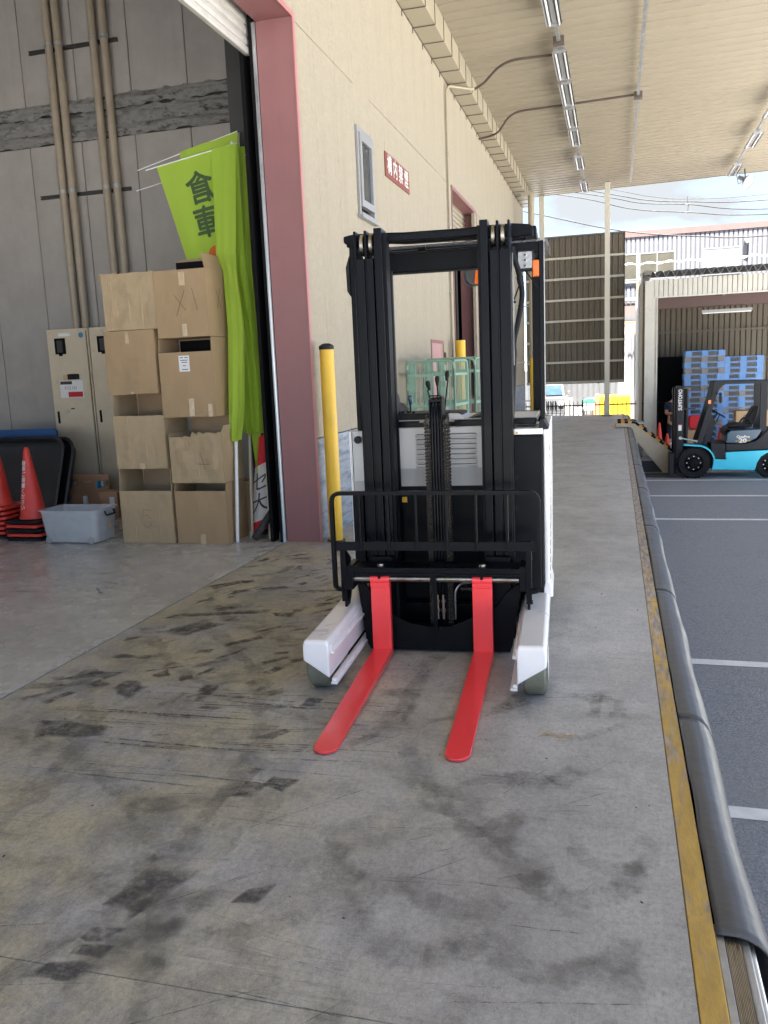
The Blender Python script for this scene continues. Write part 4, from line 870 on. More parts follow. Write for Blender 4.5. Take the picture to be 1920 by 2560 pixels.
for x in (.47,): B(MB().box(x, x + .055, 1.46, 1.52, 1.09, 2.12), 'rear_pillar', 'black_paint', gd)
# right front pillar, lamp housing, indicator
B(MB().box(.541, .566, .40, .44, 1.09, 2.06), 'front_pillar', 'black_paint', bevel=.004)
B(MB().box(.567, .5685, .402, .44, 1.2, 2.06), 'pillar_strip', 'steel')
B(MB().box(-.432, -.408, .40, .44, 1.135, 2.1), 'front_pillar', 'black_paint', bevel=.004)
B(MB().prism([(-.434, 2.05), (-.455, 1.99), (-.452, 1.87), (-.434, 1.84)], 1, .4, .5), 'pillar_shield', 'black_plastic', bevel=.003)
hb = B(MB().box(.40, .57, .42, .6, 2.0, 2.058), 'guard_corner', 'black_paint', bevel=.006)
B(MB().prism([(.40, 2.06), (.585, 2.062), (.598, 2.02), (.588, 2.02), (.57, 2.052), (.40, 2.05)], 1, .38, .7), 'corner_wrap', 'wrap_film')
lb_ = B(MB().prism(rrect(.43, .519, 1.915, 2.018, .012), 1, .40, .45), 'work_lamp', 'black_plastic', bevel=.004)
B(MB().prism(rrect(.441, .509, 1.927, 2.007, .006), 1, .396, .401), 'lens', 'lamp_lens', lb_)
for z in (1.94, 1.966, 1.992):
    B(MB().lathe([(0, -.003), (.0085, -.003), (.011, 0), (0, 0)], (.474, .396, z), 16, 1), 'reflector_ring', 'galvanised', lb_, smooth=True)
    B(MB().lathe([(0, -.0035), (.006, -.0035), (0, -.003)], (.474, .396, z), 12, 1), 'led', 'dark_steel', lb_)
B(MB().prism(rrect(.51, .543, 1.884, 1.965, .006), 1, .395, .44), 'indicator_lamp', 'orange_lens', bevel=.006)
B(MB().bar((.475, .42, 1.915), (.54, .42, 1.83), .008, .008), 'lamp_stay', 'black_paint')
# hoses down the right side of the mast
B(MB().tube(smoothpath([(.412, .36, 2.03), (.425, .36, 1.97), (.44, .36, 1.92), (.453, .36, 1.863), (.460, .36, 1.80), (.452, .36, 1.735), (.433, .36, 1.645), (.415, .36, 1.56), (.41, .36, 1.4), (.4, .36, 1.2)]), .0135, 12), 'cable_loom', 'rubber', smooth=True)
B(MB().cyl((.448, .36, 1.885), (.455, .36, 1.845), .017, n=14), 'loom_clip', 'black_plastic')
B(MB().tube(smoothpath([(.405, .37, 1.7), (.408, .37, 1.62), (.418, .37, 1.56), (.423, .37, 1.5), (.412, .37, 1.44)]), .006, 8).tube(smoothpath([(.405, .36, 1.66), (.408, .36, 1.58), (.413, .36, 1.52), (.41, .36, 1.44)]), .005, 8), 'cable_loom', 'rubber', smooth=True)
B(MB().tube([(.448, .37, 1.85), (.425, .37, 1.79), (.413, .37, 1.76), (.413, .37, 1.72)], .004, 6).cyl((.41, .36, 1.762), (.428, .36, 1.762), .006, n=6), 'loom_stay', 'black_paint')
B(MB().box(.415, .418, .34, .37, 1.45, 2.0), 'mast_edge_strip', 'galvanised')
# mirror under plastic wrap
mr = B(MB().lathe([(0, 0), (.05, 0), (.062, .015), (.05, .03), (0, .03)], (.135, 1.2, 1.99), 20, 1), 'mirror', 'black_plastic', smooth=True)
B(MB().lathe([(0, -.012), (.05, -.006), (.066, .015), (.05, .04)], (.135, 1.2, 1.99), 20, 1), 'wrap', 'wrap_film', mr, smooth=True)
B(MB().prism([(.14, 1.94), (.19, 1.935), (.19, 2.04), (.15, 2.035)], 1, 1.18, 1.19), 'mirror_tag', 'orange_lens', mr)
B(MB().cyl((.175, 1.2, 1.18), (.175, 1.2, 2.02), .012, n=12), 'mirror_stalk', 'galvanised', smooth=True)
# drive wheel and rear casters underneath
B(MB().lathe([(0, -.06), (.15, -.06), (.16, 0), (.15, .06), (0, .06)], (-.2, 1.3, .16), 24, 0), 'drive_wheel', 'rubber', smooth=True)
B(MB().lathe([(0, -.04), (.085, -.04), (.09, 0), (.085, .04), (0, .04)], (.38, 1.3, .09), 20, 0), 'caster_wheel', 'rubber', smooth=True)

# ================================================================ INSIDE THE HALL
def slab(b, p00, p10, p11, p01, th, nx=8, ny=6, amp=.004, seed=0, top=None):
    """wavy sheet of board between four corners, closed, thickness th along its normal"""
    P = [Vector(p) for p in (p00, p10, p11, p01)]; nrm = (P[1] - P[0]).cross(P[3] - P[0]).normalized()
    def fn(sg):
        def f(s, t):
            p = P[0].lerp(P[1], s).lerp(P[3].lerp(P[2], s), t)
            e = amp * noise.fractal(Vector((p.x * 5 + seed, p.y * 5, p.z * 5)), 1, 2, 3) * min(1, 6 * min(s, 1 - s, t + .1, 1.1 - t))
            if top and t == 1: p = p + Vector((0, 0, top(s)))
            return p + nrm * (e + sg * th / 2)
        return f
    k = len(b.v); b.grid(fn(-1), nx, ny, True); k2 = len(b.v); b.grid(fn(1), nx, ny)
    w = nx + 1; rim = [i for i in range(nx)] ; per = list(range(w)) + [j * w + nx for j in range(1, ny + 1)] + [ny * w + i for i in range(nx - 1, -1, -1)] + [j * w for j in range(ny - 1, 0, -1)]
    for i in range(len(per)): a, c = per[i], per[(i + 1) % len(per)]; b.f.append((k + a, k + c, k2 + c, k2 + a))
    return b
def creases(f, a, h, y, n, seed):
    q = random.Random(seed)
    for _ in range(n):
        x = q.uniform(-a * .9, a * .9); z0 = q.uniform(0, h * .3); z1 = q.uniform(h * .6, h * .98); MB().prism([(x - .006, y + .004), (x, y - q.uniform(.003, .006)), (x + .008, y + .004)], 2, z0, z1).build('crease', M['cardboard_pale'], f, world=False)
def carton(label, x0, x1, y0, y1, z0, z1, m='cardboard', flaps=(), rz=0, amp=.006, seed=0, tear=None, open_=True):
    cx, cy = (x0 + x1) / 2, (y0 + y1) / 2
    t = thing('cardboard_box', (cx, cy, z0), label, 'box', 'cardboard boxes stacked by the doorway', R(rz))
    a, d, h = (x1 - x0) / 2, (y1 - y0) / 2, z1 - z0; tk = .006
    def P(nm, *q, par=None, mm=m, **kw): return slab(MB(), *q, tk, seed=seed, **kw).build(nm, M[mm], par or t, world=False)
    f = P('front_side', (-a, -d, .002), (a, -d, .002), (a, -d, h), (-a, -d, h), amp=amp * 1.6, nx=22, ny=14, top=tear)
    P('back_side', (-a, d, .002), (a, d, .002), (a, d, h), (-a, d, h), amp=amp, mm='cardboard_inside')
    P('left_side', (-a, -d + tk, .002), (-a, d - tk, .002), (-a, d - tk, h), (-a, -d + tk, h), amp=amp)
    r = P('right_side', (a, -d + tk, .002), (a, d - tk, .002), (a, d - tk, h), (a, -d + tk, h), amp=amp)
    if m == 'cardboard_pale': creases(f, a, h, -d - .003, 4, seed)
    MB().box(-a + tk, a - tk, -d + tk, d - tk, .001, .008).build('bottom', M['cardboard_inside'], t, world=False)
    for nm, fh, lean in flaps:
        if nm == 'back': P('flap', (-a + .003, d, h), (a - .003, d, h), (a - .01, d + lean, h + fh), (-a + .01, d + lean, h + fh), amp=.003, mm='cardboard_inside')
        if nm == 'right': P('flap', (a, -d + .008, h), (a, d - .008, h), (a + lean, d - .02, h + fh), (a + lean, -d + .02, h + fh), amp=.003)
        if nm == 'left': P('flap', (-a, -d + .008, h), (-a, d - .008, h), (-a - lean, d - .02, h + fh), (-a - lean, -d + .02, h + fh), amp=.003)
        if nm == 'front': P('flap', (-a + .003, -d, h), (a - .003, -d, h), (a - .01, -d - lean, h + fh), (-a + .01, -d - lean, h + fh), amp=.003)
        if nm == 'in': MB().box(-a + .01, a - .01, -d + .008, d - .008, h - .01, h - .004).build('flap', M[m], t, world=False)
    return t, f, r, a, d, h
def tapebit(f, x0, x1, y, z0, z1): MB().box(x0, x1, y - .0085, y - .0072, z0, z1).build('tape', M['tape'], f, world=False)
def stroke(f, pts, y, w=.004, m='pencil', nm='pen_mark'):
    b = MB()
    for i in range(len(pts) - 1): b.bar((pts[i][0], y, pts[i][1]), (pts[i + 1][0], y, pts[i + 1][1]), w, .0008, up=(0, 1, 0))
    b.build(nm, M[m], f, world=False)
GRP = 'cardboard boxes stacked by the doorway'
rag = lambda k, a: (lambda s: a * noise.noise(Vector((s * 9, k, .3))))
t, f, r, a, d, h = carton('crumpled top box of the left stack beside the open-flapped box', -4.30, -3.805, 6.6, 7.02, 1.888, 2.366, 'cardboard_pale', amp=.012, seed=1, rz=1.5, tear=rag(1, .012), flaps=(('in', 0, 0),))
slab(MB(), (a - .01, -d - .004, .0), (a + .03, -d + .02, .0), (a + .04, -d + .02, h), (a, -d - .006, h - .01), .005, amp=.004).build('flap', M['cardboard_pale'], t, world=False)
slab(MB(), (-a - .03, -d + .015, h - .06), (-a + .005, -d - .004, h - .06), (-a + .005, -d - .004, h + .01), (-a - .03, -d + .015, h + .008), .005, amp=.004).build('flap', M['cardboard_pale'], t, world=False)
t, f, r, a, d, h = carton('second box down in the left stack with tape on its front', -4.325, -3.835, 6.6, 7.02, 1.338, 1.885, seed=2, rz=-1, flaps=(('in', 0, 0),))
tapebit(f, -.03, .005, -d, h - .11, h - .01); tapebit(f, -.02, .01, -d, .0, .02)
t, f, r, a, d, h = carton('third box down in the left stack with open back flap', -4.31, -3.81, 6.6, 7.02, .676, 1.148, 'cardboard_pale', seed=3, amp=.009, flaps=(('back', .186, 0), ('right', .184, -.004), ('left', .184, -.004)), tear=rag(3, .008))
tapebit(f, -.02, .03, -d, .0, .05)
t, f, r, a, d, h = carton('bottom box of the left stack marked with a pencilled figure', -4.318, -3.796, 6.6, 7.02, 0, .478, 'cardboard_pale', seed=4, amp=.007, flaps=(('back', .192, 0), ('right', .19, -.004), ('left', .19, -.004)))
stroke(f, [(.05, .30), (-.03, .31), (-.04, .25), (.01, .26), (.045, .22), (.04, .17), (0, .145), (-.045, .17)], -d - .0078, .003)
t, f, r, a, d, h = carton('open top box of the right stack with pencilled X mark', -3.793, -3.316, 6.6, 6.99, 1.80, 2.36, seed=5, amp=.004, flaps=(('back', .14, .05), ('right', .13, -.03)))
MB().box(-a + .02, a - .02, d - .02, d - .012, h - .02, h + .11).build('dark_sheet', M['very_dark'], t, world=False)  # near-black sheet added by the back flap so the open top is dark
stroke(f, [(-.06, .36), (.05, .22)], -d - .0075); stroke(f, [(.045, .39), (-.045, .18)], -d - .0075); stroke(f, [(.115, .40), (.155, .22)], -d - .0075)
tapebit(f, .0, .055, -d, h - .13, h - .02); tapebit(f, .0, .045, -d, .01, .11)
b = MB(); [b.bar((a + .0075, -.02 + p[0], p[1]), (a + .0075, -.02 + q[0], q[1]), .004, .0008, up=(1, 0, 0)) for p, q in (((0, .4), (.08, .25)), ((.08, .41), (.01, .24)))]; b.build('pen_mark', M['pencil'], r, world=False)
t, f, r, a, d, h = carton('second box down in the right stack with white address label', -3.808, -3.309, 6.6, 6.98, 1.122, 1.678, seed=6, amp=.004, flaps=(('back', .12, .0), ('right', .119, -.002), ('left', .119, -.002)))
MB().box(-a + .02, a - .02, d - .02, d - .012, h - .04, h + .11).build('dark_sheet', M['very_dark'], t, world=False)  # near-black sheet painting in the shade of the covered opening
MB().box(-.055, .045, -d - .0090, -d - .0078, h - .165, h - .03).build('address_label', M['paper'], f, world=False)
for k, (z, x0, x1) in enumerate(((-.05, -.045, -.01), (-.05, .0, .035), (-.072, -.04, .03), (-.09, -.03, .025), (-.118, -.02, .01), (-.15, -.03, .03))): MB().box(x0, x1, -d - .0096, -d - .0091, h + z, h + z + .006).build('print_line', M['ink'], f, world=False)
tapebit(f, .01, .06, -d, .01, .16); tapebit(f, .19, .23, -d, .0, .11)
t, f, r, a, d, h = carton('crumpled torn box third down in the right stack', -3.762, -3.256, 6.58, 6.98, .548, .985, 'cardboard_pale', seed=7, amp=.016, rz=-1.5, flaps=(('back', .135, .0), ('right', .06, .02)), tear=lambda s: -.035 * (s < .42) + .03 * noise.noise(Vector((s * 14, 7, 0))))
stroke(f, [(.05, .28), (.09, .12)], -d - .02, .004); stroke(f, [(.02, .17), (.14, .165)], -d - .02, .004)
t, f, r, a, d, h = carton('bottom box of the right stack beside the flag poles', -3.764, -3.272, 6.6, 7.0, 0, .475, 'cardboard', seed=8, amp=.006, flaps=(('back', .07, 0), ('right', .068, .0), ('left', .068, .0)))
tapebit(f, -.02, .03, -d, .0, .09)
t2 = carton('plain box standing behind the right stack beside the poles', -3.40, -3.20, 7.06, 7.26, 0, .5, 'cardboard', seed=9, amp=.004, flaps=(('in', 0, 0),))

# flags -------------------------------------------------------------------
def interp(tab, z):
    for i in range(len(tab) - 1):
        if tab[i][0] >= z >= tab[i + 1][0]:
            q = (tab[i][0] - z) / (tab[i][0] - tab[i + 1][0]); return [p + (w - p) * q for p, w in zip(tab[i][1:], tab[i + 1][1:])]
    return list(tab[0][1:]) if z > tab[0][0] else list(tab[-1][1:])
def cloth(tab, z_l, z_r, z_b, yb, fold, nf, seed):
    """s across (0 left), t down; tab rows: z, x_left, x_right, y"""
    def f(s, t):
        zt = z_l + (z_r - z_l) * s; z = zt + (z_b - zt) * t
        xl, xr, yy = interp(tab, z); q = max(0, t - .1)
        amp = fold * (.25 + 1.1 * q)
        return Vector((xl + (xr - xl) * s, yy + amp * math.sin(s * nf + seed + 2.2 * t) + .5 * amp * math.sin(s * nf * 2.3 + t * 5 + seed), z + .01 * math.sin(s * nf + seed) * t))
    return f
FG = 'lime green banner flags'
fA = thing('banner_flag', (-3.23, 6.69, 0), 'front lime banner flag with two large dark Japanese characters', 'flag', FG)
tabA = [(3.46, -3.96, -3.15, 7.08), (3.33, -3.949, -3.153, 7.08), (2.53, -3.742, -3.168, 7.1), (2.15, -3.55, -3.16, 7.1), (1.9, -3.37, -3.15, 7.06), (1.6, -3.27, -3.13, 6.98), (1.2, -3.265, -3.1, 6.86), (.88, -3.262, -3.13, 6.74)]
fa = cloth(tabA, 3.325, 3.44, 1.95, 7, .016, 7, .4)
cA = MB().grid(fa, 40, 60).build('cloth', M['flag_green'], fA, smooth=True)
def on_cloth(f, s, t, off): p = f(s, t); q = f(min(1, s + .02), t) - f(max(0, s - .02), t); r_ = f(s, min(1, t + .02)) - f(s, max(0, t - .02)); n_ = q.cross(r_).normalized(); n_ = n_ if n_.y < 0 else -n_; return p + n_ * off
def fine_text(body, size, bold=0):
    vs, fs = text2d(body, size, 0); bm = bmesh.new(); B_ = [bm.verts.new((x, y, 0)) for x, y in vs]
    for f_ in fs:
        try: bm.faces.new([B_[i] for i in f_])
        except Exception: pass
    bmesh.ops.triangulate(bm, faces=bm.faces)
    for _ in range(3):
        es = [e for e in bm.edges if e.calc_length() > .03]
        if es: bmesh.ops.subdivide_edges(bm, edges=es, cuts=1)
        bmesh.ops.triangulate(bm, faces=bm.faces)
    bm.verts.index_update(); V_ = [(v.co.x, v.co.y) for v in bm.verts]; F_ = [tuple(v.index for v in f_.verts) for f_ in bm.faces]; bm.free()
    vs2, fs2 = [], []
    for k, (dx, dy) in enumerate(((0, 0), (bold, 0), (-bold, 0), (0, bold), (0, -bold)) if bold else ((0, 0),)):
        n0 = len(vs2); vs2 += [(x + dx, y + dy, k) for x, y in V_]; fs2 += [tuple(i + n0 for i in f_) for f_ in F_]
    return vs2, fs2
def clothpos(x, z, k):
    xl, xr, _ = interp(tabA, z); q = (x - xl) / (xr - xl); zt = 3.325 + .115 * q; return on_cloth(fa, q, (zt - z) / (zt - 1.95), .008 + .0006 * k)
for ch, x0, z0 in (('倉', -3.53, 3.09), ('庫', -3.475, 2.80)):
    vs, fs = fine_text(ch, .285, .006)
    MB().add([clothpos(x0 - u * .95 - v * .2, z0 + v * 1.0 - .16 * u, k) for u, v, k in vs], fs).build('lettering', M['flag_ink'], cA)
MB().add([clothpos(-3.42 + .075 * math.cos(R(a)) * r_, 2.53 + .085 * math.sin(R(a)) * r_, 0) for r_ in (0, .5, 1) for a in range(0, 360, 20)], [(r_ * 18 + k, r_ * 18 + (k + 1) % 18, (r_ + 1) * 18 + (k + 1) % 18, (r_ + 1) * 18 + k) for r_ in (0, 1) for k in range(18)]).build('orange_patch', M['flag_orange'], cA)
MB().tube([(-3.232, 6.69, 0), (-3.22, 6.78, .9), (-3.215, 7.12, 3.46)], .0155, 12).build('pole', M['pole_white'], fA, smooth=True)
MB().tube([(-4.06, 7.09, 3.305), (-3.15, 7.07, 3.435)], .005, 8).build('top_rod', M['pole_white'], fA, smooth=True)
tabF = [(3.45, -3.385, -3.153, 7.05), (2.5, -3.36, -3.166, 6.93), (2.36, -3.30, -3.166, 6.92), (1.86, -3.262, -3.10, 6.86), (1.2, -3.26, -3.1, 6.77), (.88, -3.258, -3.14, 6.73)]
MB().grid(cloth(tabF, 3.395, 3.43, .9, 7, .011, 8, 1.1), 20, 70).build('cloth_fold', M['flag_green'], fA, smooth=True)
fB = thing('banner_flag', (-3.18, 6.9, 0), 'lime banner flag behind the front one with its top corner showing', 'flag', FG)
tabB = [(3.7, -3.78, -3.2, 7.2), (2.5, -3.72, -3.17, 7.13), (1.9, -3.3, -3.1, 7.06), (1.3, -3.25, -3.02, 6.99), (.9, -3.2, -3.0, 6.94)]
MB().grid(cloth(tabB, 3.45, 3.56, .95, 7, .03, 9, 2), 30, 50).build('cloth', M['flag_green'], fB, smooth=True)
MB().tube([(-3.183, 6.9, 0), (-3.19, 7.0, .9), (-3.22, 7.26, 3.57)], .014, 10).build('pole', M['pole_cream'], fB, smooth=True)
MB().tube([(-4.22, 7.22, 3.345), (-3.2, 7.2, 3.568)], .004, 6).build('top_rod', M['pole_white'], fB, smooth=True)
fC = thing('banner_flag', (-2.985, 6.85, 0), 'rearmost lime banner flag flaring out at its lower right hem', 'flag', FG)
tabC = [(3.45, -3.3, -3.16, 7.24), (2.4, -3.26, -3.13, 7.16), (1.9, -3.2, -3.08, 7.08), (1.4, -3.16, -3.0, 6.99), (.93, -3.14, -2.955, 6.95)]
MB().grid(cloth(tabC, 3.44, 3.45, .99, 7, .028, 10, 4), 30, 50).build('cloth', M['flag_green'], fC, smooth=True)
MB().tube([(-2.986, 6.85, 0), (-3.05, 7.04, .95), (-3.14, 7.28, 2.6)], .014, 10).build('pole', M['pole_cream'], fC, smooth=True)
MB().tube([(-4.27, 7.26, 3.18), (-3.14, 7.26, 3.38)], .004, 6).build('top_rod', M['pole_white'], fC, smooth=True)
MB().grid(lambda s, t: Vector((-3.16 + .1 * s + .05 * t - .12 * t * s, 6.97 + .02 * math.sin(s * 9), .98 - .62 * t)), 8, 16).build('cloth_tail', M['flag_green'], fC, smooth=True)
fD = thing('rolled_banner', (-3.2, 6.85, 0), 'rolled red and white banner with black lettering among the poles', 'flag')
def rb(z0, z1, off=0):
    def f(s, t):
        z = z0 + (z1 - z0) * t; q = (z - .05) / .9; xc = -3.13 + .07 * q; w = .10 - .035 * q
        return Vector((xc + (s - .5) * 2 * w, 6.92 + .05 * (s - .5) ** 2 * 4 - off + .05 * q, z + .07 * (s - .5)))
    return f
for z0, z1, m in ((.05, .15, 'flag_red'), (.15, .66, 'flag_white'), (.66, .92, 'flag_red')): MB().grid(rb(z0, z1), 10, 12).build('cloth', M[m], fD, smooth=True)
for ch, z0 in (('大', .3), ('セ', .5)):
    vs, fs = fine_text(ch, .22, 0); g_ = rb(0, 1, .006); MB().add([g_(.5 + u / .2, z0 + v * .9) for u, v, k in vs], fs).build('lettering', M['ink'], fD)
MB().tube([(-3.19, 6.9, 0), (-3.19, 6.9, .06)], .018, 12).tube([(-2.9, 6.87, 0), (-2.97, 7.06, .95), (-3.06, 7.28, 2.3)], .014, 10).build('pole', M['pole_cream'], fD, smooth=True)
MB().tube([(-3.075, 6.706, .03), (-2.93, 6.9, .30)], .031, 16, caps=False).build('grey_tube', M['dark_steel'], label='short dark grey plastic tube leaning beside the flag poles', cat='tube', smooth=True, solid=.004)
MB().box(-3.07, -3.03, 7.18, 7.22, 0, 1.75).build('timber_batten', M['wood_brown'], label='thin brown timber batten leaning behind the flags', cat='timber')

# lockers ------------------------------------------------------------------
for k, (x0, lb) in enumerate(((-6.522, 'left beige steel locker with notice and black pouch on its door'), (-5.945, 'right beige steel locker half hidden behind the box stack'))):
    x1 = x0 + .562; t = thing('steel_locker', ((x0 + x1) / 2, 8.95, 0), lb, 'locker', 'lockers against the hall wall')
    MB().box(x0, x1, 8.77, 9.12, .0, 2.09).build('cabinet', M['locker'], t, bevel=.006)
    dr = MB().box(x0 + .03, x1 - .022, 8.75, 8.769, .06, 2.06).build('door', M['locker'], t, bevel=.004)
    for x in (x0 + .027, x1 - .019): MB().box(x - .0025, x + .0025, 8.7665, 8.7695, .06, 2.06).build('door_gap', M['very_dark'], t)
    MB().box(x0 + .115, x0 + .262, 8.742, 8.75, 1.80, 1.985).build('card_holder', M['very_dark'], dr, bevel=.004)
    MB().box(x0 + .15, x0 + .225, 8.738, 8.742, 1.82, 1.96).build('card_window', M['dark_steel'], dr)
    MB().box(x0 + .165, x0 + .21, 8.74, 8.75, 1.78, 1.8).build('holder_foot', M['very_dark'], dr)
    MB().box(x0 + .055, x0 + .085, 8.748, 8.751, .985, 1.13).build('handle_recess', M['very_dark'], dr)
    MB().box(x0 + .25, x0 + .30, 8.7485, 8.75, 1.15, 1.165).build('maker_plate', M['dark_steel'], dr)
    if k == 0:
        nt_ = MB().box(x0 + .13, x0 + .445, 8.7455, 8.75, 1.288, 1.488).build('notice', M['paper'], dr)
        MB().box(x0 + .14, x0 + .3, 8.743, 8.7455, 1.445, 1.482).build('notice_header', M['ink'], nt_)
        MB().box(x0 + .24, x0 + .435, 8.743, 8.7455, 1.295, 1.355).build('notice_footer', M['flag_red'], nt_)
        lettering('7/12 101', .05, lambda u, v: (x0 + .28 + u, 8.7425, 1.40 + v), M['pencil'], nt_)
        MB().box(x0 + .26, x0 + .41, 8.72, 8.75, 1.50, 1.565).build('pouch', M['black_plastic'], dr, bevel=.01)
        MB().box(x0 + .19, x0 + .255, 8.74, 8.75, 1.495, 1.56).build('sticker', M['tape'], dr)
        MB().box(x0 + .18, x0 + .335, 8.7465, 8.75, 2.005, 2.04).build('name_plate', M['paper'], dr)
        MB().lathe([(0, -.002), (.032, -.002), (.032, 0)], (x0 + .48, 8.75, 2.01), 20, 1).build('sticker', M['caster_blue'], dr)
# cones --------------------------------------------------------------------
cone_body = [(.13, .03), (.122, .05), (.03, .66), (.024, .69), (.012, .705), (0, .708)]
cproto = {}
def cone(x, y, z, lb, grp, base='cone_red', text=False, rz=0):
    t = thing('traffic_cone', (x, y, z), lb, 'traffic cone', grp, rz)
    if base not in cproto:
        cproto[base] = (MB().lathe(cone_body, (0, 0, 0), 32).build('cone', M['cone_red'], t, world=False, smooth=True),
                        MB().prism(rrect(-.19, .19, -.19, .19, .04), 2, 0, .028).build('base', M[base], t, world=False, bevel=.005))
    else:
        for q in cproto[base]: c_ = q.copy(); COL.objects.link(c_); c_.parent = t
    if text:
        cb = [c_ for c_ in t.children if c_.name.startswith('cone')][0]
        for k, ch in enumerate('駐車ご遠慮ください'):
            zc_ = .555 - k * .052
            def fn(u, v):
                zz_ = zc_ + v; r = .122 + (.03 - .122) * (zz_ - .05) / .61 + .003; a = R(-104) + u / max(r, .03); return (r * math.cos(a), r * math.sin(a), zz_)
            lettering(ch, .05, fn, M['white_print'], cb, bold=.001, world=False)
    return t
CG = 'traffic cones stacked inside the hall'
wd = ['lowest', 'second lowest', 'middle', 'second highest', 'topmost']
for k in range(4): cone(-5.4, 6.78, .0 + k * .042, 'red traffic cone, %s under the lettered cone in the right stack' % ['lowest', 'second lowest', 'third lowest', 'directly'][k], CG, 'cone_red' if k % 2 else 'rubber', rz=R(rnd.uniform(-6, 6)))
cone(-5.4, 6.78, .168, 'top red traffic cone with white vertical lettering beside the bin', CG, 'rubber', True, R(2))
for k in range(7): cone(-5.83, 6.85, .0 + k * .047, 'red traffic cone, number %s from the floor in the left edge stack' % ['one', 'two', 'three', 'four', 'five', 'six', 'seven'][k], CG, 'rubber' if k == 0 else 'cone_red', rz=R(rnd.uniform(-7, 7)))
# black trays leaning on the wall, blue board
def tray(x0, x1, y, z1, lb, dy):
    t = MB(); out = []
    pr = rrect(x0, x1, 0, z1, .16, 7)
    def ring(ins, dep): 
        cx, cz_ = (x0 + x1) / 2, z1 / 2; kx = 1 - ins / ((x1 - x0) / 2); kz = 1 - ins / (z1 / 2)
        return [(cx + (p[0] - cx) * kx, y + dep + dy * ((cz_ + (p[1] - cz_) * kz) / z1), cz_ + (p[1] - cz_) * kz) for p in pr]
    rings = [ring(-.02, 0), ring(0, -.015), ring(.012, 0), ring(.06, .16), ring(.1, .19)]
    n_ = len(pr); vs = [p for r_ in rings for p in r_]; fs = [tuple(range((len(rings) - 1) * n_, len(rings) * n_))]
    for i in range(len(rings) - 1):
        for k in range(n_): fs.append((i * n_ + k, i * n_ + (k + 1) % n_, (i + 1) * n_ + (k + 1) % n_, (i + 1) * n_ + k))
    return t.add(vs, fs).build('mixing_tray', M['tray_black'], label=lb, cat='tray', group='black trays against the wall', smooth=True)
tray(-7.3, -5.93, 7.75, .86, 'front black plastic tray standing on edge behind the cones', .35)
tray(-7.25, -5.87, 7.84, .845, 'second black plastic tray nested just behind the front one', .35)
MB().prism(rrect(-7.4, -6.2, .0, .95, .04), 1, 8.32, 8.36).build('blue_board', M['blue_board'], label='blue plastic board standing behind the black trays', cat='board', bevel=.004)
# translucent storage bin
t = thing('storage_bin', (-4.83, 6.68, 0), 'translucent plastic storage bin with black handle in front of the boxes', 'bin')
def binring(z, ins): return [(p[0], p[1], z) for p in rrect(-5.125 + ins, -4.52 - ins, 6.49 + ins, 6.87 - ins, .05)]
rg = [binring(.012, .03), binring(.3, .004), binring(.3, -.012), binring(.312, -.012), binring(.312, .004), binring(.305, .008), binring(.02, .034)]
n_ = len(rg[0]); b = MB(); fs = [tuple(reversed(range(n_))), tuple(range(6 * n_, 7 * n_))]
for i in range(6):
    for k in range(n_): fs.append((i * n_ + k, i * n_ + (k + 1) % n_, (i + 1) * n_ + (k + 1) % n_, (i + 1) * n_ + k))
b.add([p for r_ in rg for p in r_], fs).build('shell', M['clear_bin'], t, smooth=True)
MB().tube(fillet([(-4.505, 6.62, .29), (-4.49, 6.62, .25), (-4.49, 6.76, .25), (-4.505, 6.76, .29)], .02), .009, 8).build('handle', M['black_plastic'], t, smooth=True)
MB().box(-4.532, -4.526, 6.7, 6.74, .12, .19).build('sticker', M['tape'], t)
for x in (-5.05, -4.61): MB().cyl((x, 6.512, .032), (x, 6.54, .032), .032, n=18).build('wheel', M['light_grey_metal'], t, smooth=True)
# small dolly and brown carton behind the bin
t = thing('flat_dolly', (-5.85, 8.3, 0), 'plywood dolly with blue castors standing on edge against the lockers', 'dolly')
MB().obox((-5.85, 8.36, .21), (.5, .02, .4), Matrix.Rotation(R(-8), 3, 'X')).build('board', M['plywood'], t, bevel=.004)
for x in (-6.05, -5.66):
    w = MB().lathe([(0, -.015), (.042, -.015), (.046, 0), (.042, .015), (0, .015)], (x, 8.26, .31), 20, 0).build('castor', M['caster_blue'], t, smooth=True)
    MB().box(x - .0, x + .05, 8.27, 8.345, .29, .345).build('castor_fork', M['steel'], w)
MB().box(-5.9, -5.8, 8.325, 8.332, .32, .345).build('label', M['tape'], t)
MB().box(-5.86, -5.82, 8.22, 8.26, 0, .18).box(-6.0, -5.83, 8.22, 8.25, .04, .07).build('white_bracket', M['white_frame'], label='white plastic bracket pieces standing behind the bin', cat='bracket')
t2 = MB().box(-5.42, -5.2, 7.9, 8.1, 0, .28).build('brown_carton', M['plywood'], label='small dark brown carton between the bin and box stack', cat='box', bevel=.003)
MB().box(-5.3, -5.24, 7.896, 7.9, .12, .22).build('carton_label', M['paper'], t2)
# yellow bollards
def bollard(x, y, h, r, lean, lb):
    t = thing('bollard', (x, y, 0), lb, 'bollard', 'yellow bollards')
    p = (x + lean, y, h); MB().tube([(x, y, 0), p], r, 28, caps=True).build('post', M['yellow_paint'], t, smooth=True)
    MB().tube([(x, y, .0), (x, y, .012)], r * 1.3, 24).build('foot', M['dark_steel'], t, smooth=True)
    return t, p
t, p = bollard(-2.35, 6.82, 1.655, .061, .0, 'scuffed yellow bollard with black cap beside the pink door frame')
MB().lathe([(.064, -.01), (.064, .02), (.03, .04), (.0, .042)], p, 24).build('cap', M['black_plastic'], t, smooth=False)
bollard(-2.3, 13.0, 1.86, .075, 0, 'yellow bollard beyond the green roll cages')
